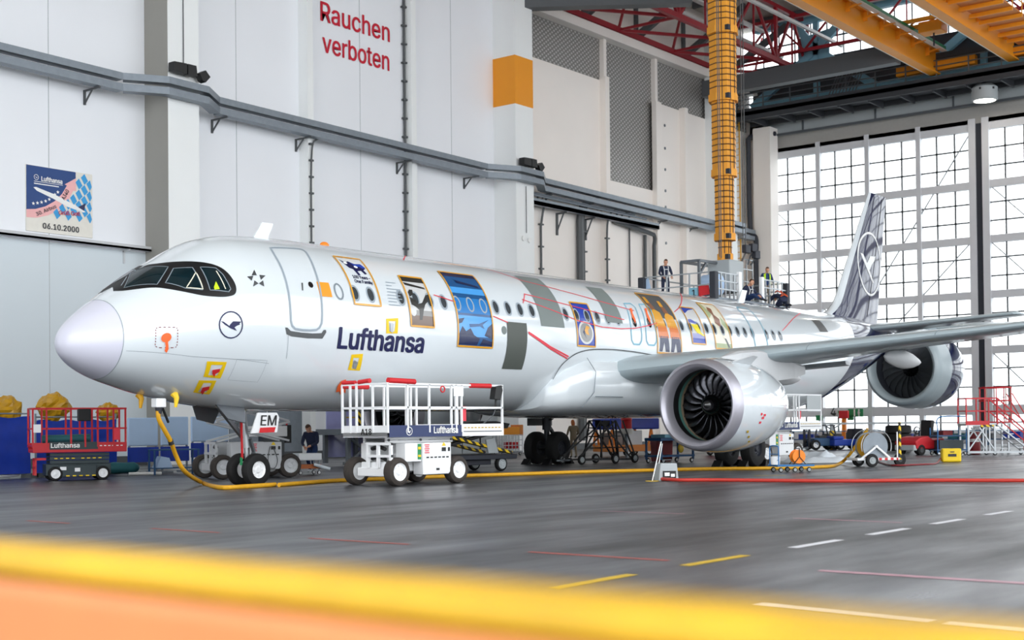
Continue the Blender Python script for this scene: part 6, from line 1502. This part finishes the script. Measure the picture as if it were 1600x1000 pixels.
# ================================================================== people
FING = ((-.036, .082), (-.013, .092), (.011, .088), (.033, .072))
def person(name_label, loc, rz, J, cols, extras=(), hair='hair_dark', long_hair=False, scale=1.0, tilt=0.0):
    """J: joints in the person's own frame, facing -y"""
    E = [('pelvis', 'spine', 'top'), ('spine', 'chest', 'top'), ('chest', 'neck', 'top'), ('neck', 'head', 'skin')]
    for s in 'lr': E += [('chest', 'sh'+s, 'top'), ('sh'+s, 'el'+s, 'top'), ('el'+s, 'wr'+s, 'top'), ('wr'+s, 'ha'+s, 'skin'), ('pelvis', 'hi'+s, 'leg'), ('hi'+s, 'kn'+s, 'leg'), ('kn'+s, 'an'+s, 'leg'), ('an'+s, 'to'+s, 'boot')]
    RAD = dict(pelvis=(.155, .12), spine=(.14, .11), chest=(.165, .125), neck=(.062, .062), head=(.06, .06), sh=(.075, .075), el=(.05, .05), wr=(.034, .034), ha=(.038, .022), hi=(.098, .098), kn=(.066, .066), an=(.046, .046), to=(.045, .036))
    J = {k: Vector(v) for k, v in J.items()}; look = J.pop('look', Vector((0, -1, 0)))
    for s in 'lr':
        if 'ha'+s not in J: J['ha'+s] = J['wr'+s]+(J['wr'+s]-J['el'+s]).normalized()*.085
        if 'to'+s not in J: J['to'+s] = J['an'+s]+Vector((0, -.16, -.055))
    names = list(J); bm = bmesh.new(); sk = bm.verts.layers.skin.verify(); vs = {}
    for n in names:
        v = bm.verts.new(J[n]); key = n if n in RAD else n[:2]; v[sk].radius = RAD[key]; v[sk].use_root = n == 'pelvis'; vs[n] = v
    for a, c, _ in E: bm.edges.new((vs[a], vs[c]))
    me = bpy.data.meshes.new('person'); bm.to_mesh(me); bm.free()
    ob = bpy.data.objects.new('person_build', me); COL.objects.link(ob)
    ob.modifiers.new('s', 'SKIN').use_smooth_shade = True; m = ob.modifiers.new('u', 'SUBSURF'); m.levels = 1; m.render_levels = 1
    dg = bpy.context.evaluated_depsgraph_get(); ev = bpy.data.meshes.new_from_object(ob.evaluated_get(dg)); bpy.data.objects.remove(ob)
    b = MB(); keys = ['skin', cols[0], cols[1], cols[2]]; idx = dict(skin=0, top=1, leg=2, boot=3)
    b.v = [tuple(v.co) for v in ev.vertices]
    for p in ev.polygons:
        c = p.center; best = None
        for a, d, k in E:
            A, D = J[a], J[d]; t = max(0, min(1, (c-A).dot(D-A)/max(1e-6, (D-A).length_squared))); q = (c-A.lerp(D, t)).length
            if best is None or q < best[0]: best = (q, k)
        b.f.append(list(p.vertices)); b.m.append(idx[best[1]])
    bpy.data.meshes.remove(ev)
    # head with face, ears; hands with five fingers
    h = J['head']; f = look.normalized(); sd = f.cross(Vector((0, 0, 1))).normalized(); up = sd.cross(f)
    hc = h+up*.075+f*.015
    def place(c, rad, n=14, k=10, mi=0):
        b0 = MB().ball((0, 0, 0), rad, n, k); b.cur = mi
        b.add([hc+sd*(c[0]+x)+f*(c[1]+y)+up*(c[2]+z) for x, y, z in b0.v], b0.f)
    place((0, 0, 0), (.076, .095, .118)); place((0, .035, -.07), (.052, .058, .045)); place((0, .1, -.012), (.014, .022, .026), 8, 6)
    for s in (-1, 1): place((s*.078, -.005, -.01), (.012, .024, .034), 8, 6); place((s*.031, .085, .012), (.012, .01, .008), 8, 6, 3)
    place((0, .088, -.058), (.024, .008, .006), 8, 6, 3)
    b.cur = 0
    for s in 'lr':
        w, a = J['wr'+s], J['ha'+s]; d = (a-w).normalized(); x = d.cross(Vector((0, 0, 1))); x = x.normalized() if x.length > .1 else Vector((1, 0, 0)); z = x.cross(d)
        for off, ln in FING: o = a+x*off+d*.02; b.tube([o, o+d*ln*.5-z*.008, o+d*ln*.85-z*.035], [.0095, .009, .007], 6)
        q = 1 if s == 'l' else -1; o = w+d*.03+x*q*.03; b.tube([o, o+x*q*.03+d*.03, o+x*q*.035+d*.06-z*.015], [.011, .010, .008], 6)
    body = b.build('person', keys, smooth=True); body.location = loc; body.rotation_euler = (0, 0, rz); body.scale = (scale,)*3
    tag(body, name_label, 'person')
    hb = MB(); cap = MB().ball((0, 0, 0), (.084, .102, .112), 16, 10); sel = [i for i, v in enumerate(cap.v)]
    fs = [q for q in cap.f if all(cap.v[i][2] > (.035 if cap.v[i][1] > .02 else -.045) for i in q)]
    hb.add([hc+sd*x+f*(y-.008)+up*(z+.016) for x, y, z in cap.v], fs)
    if long_hair: q = MB().ball((0, 0, 0), (.092, .075, .15), 14, 10); hb.add([hc+sd*x+f*(y-.045)+up*(z-.06) for x, y, z in q.v], q.f)
    hb.build('hair', hair, body, smooth=True)
    for nm, m, fn in extras:
        e = MB(); fn(e, J); e.build(nm, m, body, smooth=True)
    return body
STAND = dict(pelvis=(0, 0, .94), spine=(0, -.01, 1.1), chest=(0, -.02, 1.3), neck=(0, -.03, 1.47), head=(0, -.06, 1.55), shl=(.19, -.01, 1.4), shr=(-.19, -.01, 1.4), ell=(.27, -.05, 1.13), elr=(-.27, -.05, 1.13), wrl=(.2, -.27, 1.0), wrr=(-.2, -.27, 1.0), hil=(.095, 0, .9), hir=(-.095, 0, .9), knl=(.11, -.03, .5), knr=(-.11, -.03, .5), anl=(.12, .03, .08), anr=(-.12, .03, .08), look=(0, -1, -.55))
def straps(e, J):
    c, p = J['chest'], J['pelvis']
    for s in (-1, 1):
        e.tube([p+Vector((s*.07, -.135, .03)), c+Vector((s*.085, -.155, -.05)), c+Vector((s*.1, -.10, .12)), c+Vector((s*.1, .02, .155)), c+Vector((s*.07, .145, 0)), p+Vector((s*.05, .135, .08))], .017, 6)
    e.tube([c+Vector((-.1, -.16, .0)), c+Vector((.1, -.16, .0))], .015, 6)
def vest(e, J):
    c, p = J['chest'], J['pelvis']; rings = []
    for z, rx, ry in ((p.z+.02, .185, .15), (p.z+.18, .175, .142), (c.z-.05, .195, .155), (c.z+.10, .19, .145), (c.z+.15, .12, .12)):
        rings.append([(rx*math.cos(t), (c.y+p.y)/2+ry*math.sin(t), z) for t in np.linspace(math.radians(-62), math.radians(242), 22)])
    n = 22; vs = [q for r in rings for q in r]; e.add(vs, [(i*n+j, i*n+j+1, (i+1)*n+j+1, (i+1)*n+j) for i in range(len(rings)-1) for j in range(n-1)])
person('person in dark workwear with a pale harness at the left platform railing', (28.25, 2.75, PZ), R(-40), STAND, ('workwear', 'workwear', 'boot'), [('harness', 'harness', straps)], 'hair_brown', scale=.93)
S2 = dict(STAND); S2.update(ell=(.3, .02, 1.14), elr=(-.3, .02, 1.14), wrl=(.24, -.2, 1.02), wrr=(-.24, -.2, 1.02))
person('person in a yellow high visibility vest behind the platform railing', (33.15, 1.0, PZ), R(-38), S2, ('jeans', 'tan_cloth', 'boot'), [('hivis_vest', 'hivis', vest)], 'hair_brown', scale=.92)
SIT = dict(pelvis=(0, 0, .12), spine=(0, -.03, .28), chest=(0, -.10, .47), neck=(0, -.16, .62), head=(0, -.21, .69), shl=(.19, -.11, .56), shr=(-.19, -.11, .56), ell=(.29, -.24, .34), elr=(-.34, .0, .33), wrl=(.2, -.44, .24), wrr=(-.36, .06, .08), hil=(.1, -.02, .11), hir=(-.1, -.02, .11), knl=(.2, -.42, .30), knr=(-.16, -.45, .26), anl=(.26, -.62, .06), anr=(-.12, -.75, .06), look=(.25, -1, -.45))
person('person in dark workwear sitting on the platform edge with a pale harness', (30.75, .62, PZ), R(-10), SIT, ('workwear', 'jeans', 'boot'), [('harness', 'harness', straps)], 'hair_brown')
BENT = dict(pelvis=(0, 0, .3), spine=(0, -.13, .42), chest=(0, -.30, .47), neck=(0, -.46, .42), head=(0, -.53, .36), shl=(.19, -.33, .45), shr=(-.19, -.33, .45), ell=(.26, -.5, .24), elr=(-.26, -.5, .24), wrl=(.2, -.66, .06), wrr=(-.2, -.66, .06), hil=(.1, .0, .27), hir=(-.1, .0, .27), knl=(.16, -.24, .08), knr=(-.16, -.24, .08), anl=(.14, .2, .07), anr=(-.14, .2, .07), tol=(.14, .3, .05), tor=(-.14, .3, .05), look=(0, -.5, -1))
def orange(e, J):
    c, p = J['chest'], J['pelvis']
    for s in (-1, 1): e.tube([c+Vector((s*.1, -.1, .1)), c+Vector((s*.08, .02, .15)), J['spine']+Vector((s*.02, .0, .13)), p+Vector((s*.1, .08, .12))], .02, 6)
    e.tube([p+Vector((-.15, .05, .09)), p+Vector((0, .05, .15)), p+Vector((.15, .05, .09))], .02, 6)
person('person bending over on the fuselage crown wearing an orange harness', (32.2, -.22, 5.9), R(150), BENT, ('workwear', 'workwear', 'boot'), [('harness', 'harness_orange', orange)], 'hair_dark', scale=1.08)
LEAN = dict(pelvis=(0, 0, .72), spine=(0, -.06, .87), chest=(0, -.13, 1.05), neck=(0, -.19, 1.2), head=(0, -.24, 1.26), shl=(.19, -.13, 1.14), shr=(-.19, -.13, 1.14), ell=(.24, -.2, .88), elr=(-.24, -.2, .88), wrl=(.1, -.38, .8), wrr=(-.1, -.36, .78), hil=(.1, 0, .69), hir=(-.1, 0, .69), knl=(.13, -.32, .52), knr=(-.12, -.1, .42), anl=(.14, -.2, .09), anr=(-.13, .1, .09), look=(0, -.8, -.8))
person('person with brown hair in dark work clothes leaning over the tool cart', (11.75, 4.85, .01), R(-68), LEAN, ('workwear', 'jeans', 'shoe'), [], 'hair_brown', scale=1.02)
S5 = dict(STAND); S5.update(look=(0, -1, 0))
person('person with long reddish brown hair standing behind the far main wheels', (29.3, 7.9, .01), R(150), S5, ('tan_cloth', 'tan_cloth', 'boot'), [], 'wood', True, scale=.9)

# ================================================================== overhead cranes
def girder(y, x0, x1, z, label, walk):
    t = thing('crane_girder', label, 'crane', (x0, y, z), 0, 'orange overhead crane girders'); L = x1-x0
    MB().bb((0, -.03, 0), (L, .03, 1.25)).bb((0, -.3, -.085), (L, .28, 0)).bb((0, -.28, 1.25), (L, .28, 1.32)).build('box_girder', 'crane_orange', t)
    MB().bb((0, .281, -.09), (L, .34, .0)).build('lower_flange', 'cream', t)
    for k in range(int(L/2.2)): MB().bb((1+2.2*k, -.26, .75), (1.07+2.2*k, .26, 1.25)).build('stiffener', 'crane_orange', t)
    MB().bb((0, -.95, 1.1), (L-.8, -.75, 1.3)).build('cable_rail', 'green' if not walk else 'crane_orange', t)
    MB().bb((0, -1.0, 1.02), (L-.8, -.7, 1.08)).build('cable_rail_edge', 'cream', t)
    for k in range(int(L/2.2)): MB().bar((1+2.2*k, 0, .9), (1+2.2*k, -.9, 1.05), .1).build('rail_bracket', 'crane_orange', t)
    if walk:
        for k in range(int(L/1.5)): MB().bb((.1+1.5*k, -2.6, .55+.0*k), (1.5+1.5*k, -.55, .62)).build('walkway_plank', 'plank', t); MB().bb((1.5*k, -2.65, .35), (.12+1.5*k, -.4, .55)).build('walkway_bearer', 'crane_orange', t)
        for zz in (1.1, 1.65): MB().bar((0, -2.65, zz), (L, -2.65, zz), .05).build('handrail', 'crane_orange', t)
        for k in range(int(L/1.5)+1): MB().bar((1.5*k, -2.65, .5), (1.5*k, -2.65, 1.65), .05).build('rail_post', 'crane_orange', t)
    MB().bb((L-.1, -2.4, .2), (L+.35, 2.4 if not walk else .6, .75)).build('end_carriage', 'crane_orange', t, bevel=.03)
    return t
girder(5.0, 38, 62.6, 22.0, 'orange overhead crane girder with a green cable rail beside it', False)
girder(.35, 42, 62.4, 22.0, 'orange overhead crane girder with a plank walkway and handrail', True)
t = thing('hoist_bridge', 'thin orange hoist bridge frame between the two crane girders', 'crane', (56, 3.2, 23.4))
b = MB()
for x in (0, 1.2): b.bar((x, -3, 0), (x, 2.5, 0), .2)
for k in range(6): b.bar((0, -3+1.1*k, 0), (1.2, -3+1.1*(k+1), 0), .08)
b.build('bridge_frame', 'crane_orange', t); MB().bb((.1, -1, -.7), (1.1, .3, -.1)).build('hoist_motor', 'crane_orange', t, bevel=.04); MB().tube([(.6, -.4, -.7), (.6, -.4, -1.4)], .05, 8).build('hook_block', 'gap_dark', t)
p = on('z', 21.4, 990, -30)
LP = thing('hall_lamp', 'round grey hall lamp under the walkway above the doors', 'lamp', (63.3, 2.35, 20.1))
MB().lathe([(.0, .62), (.05, .74), (.75, .74), (.95, .5), (.95, .001)], axis='z', n=28).build('housing', 'header_grey', LP, smooth=True); MB().disc((0, 0, .02), .6, 'z', 28).build('lamp_lens', 'lamp_glow', LP); MB().bb((-.12, -.12, .95), (.12, .12, 1.3)).build('mount', 'dark_steel', LP)
for k in range(6): a = k*math.pi/3; MB().box((.74*math.cos(a), .74*math.sin(a), .62), (.1, .1, .12)).build('clamp', 'dark_steel', LP)

# ================================================================== second jet beyond the tail
c2 = on('x', 47.5, 1407, 574); k2 = 2.02/1.335
J2 = thing('parked_airliner', 'second jet of which a big engine shows behind the tail', 'airplane', (47.5, float(c2[1]), 0))
e = bpy.data.objects.new('engine', None); COL.objects.link(e); e.parent = J2; e.location = (0, 0, float(c2[2]))
S = lambda pr: [(x*k2, r*k2) for x, r in pr]
MB().lathe(S([(.42, 1.0), (.25, 1.0), (.12, 1.02), (.04, 1.07), (0, 1.125), (.02, 1.18), (.09, 1.228), (.3, 1.27)]), n=56).build('intake_lip', 'wing_grey', e, smooth=True)
MB().lathe(S([(.3, 1.27), (.7, 1.315), (1.0, 1.33)]), n=56).build('nacelle', 'wing_grey', e, smooth=True)
MB().lathe(S([(1.0, 1.33), (1.4, 1.335), (1.9, 1.31), (2.4, 1.22), (2.9, 1.05), (3.3, .9), (3.3, .8), (2.6, .8)]), n=56).build('rear_nacelle', 'navy_paint', e, smooth=True)
MB().lathe(S([(.42, 1.0), (1.0, 1.0), (1.0, .2)]), n=48).build('intake_duct', 'gap_dark', e, smooth=True)
MB().lathe(S([(.5, 0), (.55, .07), (.75, .2), (1.0, .3)]), n=28).build('spinner', 'black_gloss', e, smooth=True)
for k in range(22):
    a = 2*math.pi*k/22; vs = []
    for i in range(5):
        t = i/4; r = (.28+.70*t)*k2; tw = R(25+35*t); q = .17
        for sg in (-1, 1): vs.append(((.88+sg*q*math.cos(tw)*.6)*k2, r*math.cos(a+sg*q*math.sin(tw)/(.28+.7*t)-.25*t*t), r*math.sin(a+sg*q*math.sin(tw)/(.28+.7*t)-.25*t*t)))
    MB().add(vs, [(2*i, 2*i+1, 2*i+3, 2*i+2) for i in range(4)]).build('fan_blade', 'steel', e, smooth=True)
MB().prism([(1.5, 1.9), (7.5, 2.1), (7.5, 2.35), (4.0, 2.6), (2.0, 2.1)], -.25, .25).build('pylon', 'wing_grey', e)
zc = float(c2[2])+2.1; rr = [foil(4.0+.6*a, 6.5-.12*a, -a, zc-.01*a, .10) for a in (-3.5, 0, 4, 8, 11)] ; MB().rib(rr).build('wing', 'wing_grey', J2, smooth=True)
b = MB()
for k in range(3): a = k*2.094; b.bar((11.5+1.2*math.cos(a), -9+1.2*math.sin(a), 0), (11.5, -9, 3.2), .14)
b.tube([(11.5, -9, 2.6), (11.5, -9, zc-.28)], .14, 12); b.build('wing_jack', 'crane_orange', J2)

# ================================================================== barrier close to the camera
A = Vector(CAM)+Vector(_f)*2.0-Vector(_r)*.78; Bq = Vector(CAM)+Vector(_f)*1.02+Vector(_r)*.41
A.z = Bq.z = 0; d = (Bq-A).normalized(); A = A-d*.5; Bq = Bq+d*.35; Lb = (Bq-A).length; ang = math.atan2(d.y, d.x)
t = thing('barrier', 'blurred orange barrier with a yellow top close to the camera', 'barrier', A, ang)
MB().bb((0, -.05, .55), (Lb, .05, 1.15)).build('barrier_board', 'barrier_orange', t, bevel=.02)
MB().bb((0, -.055, 1.15), (Lb, .055, 1.19)).build('top_cushion', 'barrier_yellow', t, bevel=.015)
for x in (.15, Lb-.15): MB().bb((x-.05, -.04, 0), (x+.05, .04, .56)).build('leg', 'plank', t); MB().bb((x-.08, -.35, 0), (x+.08, .35, .06)).build('foot', 'gap_dark', t)
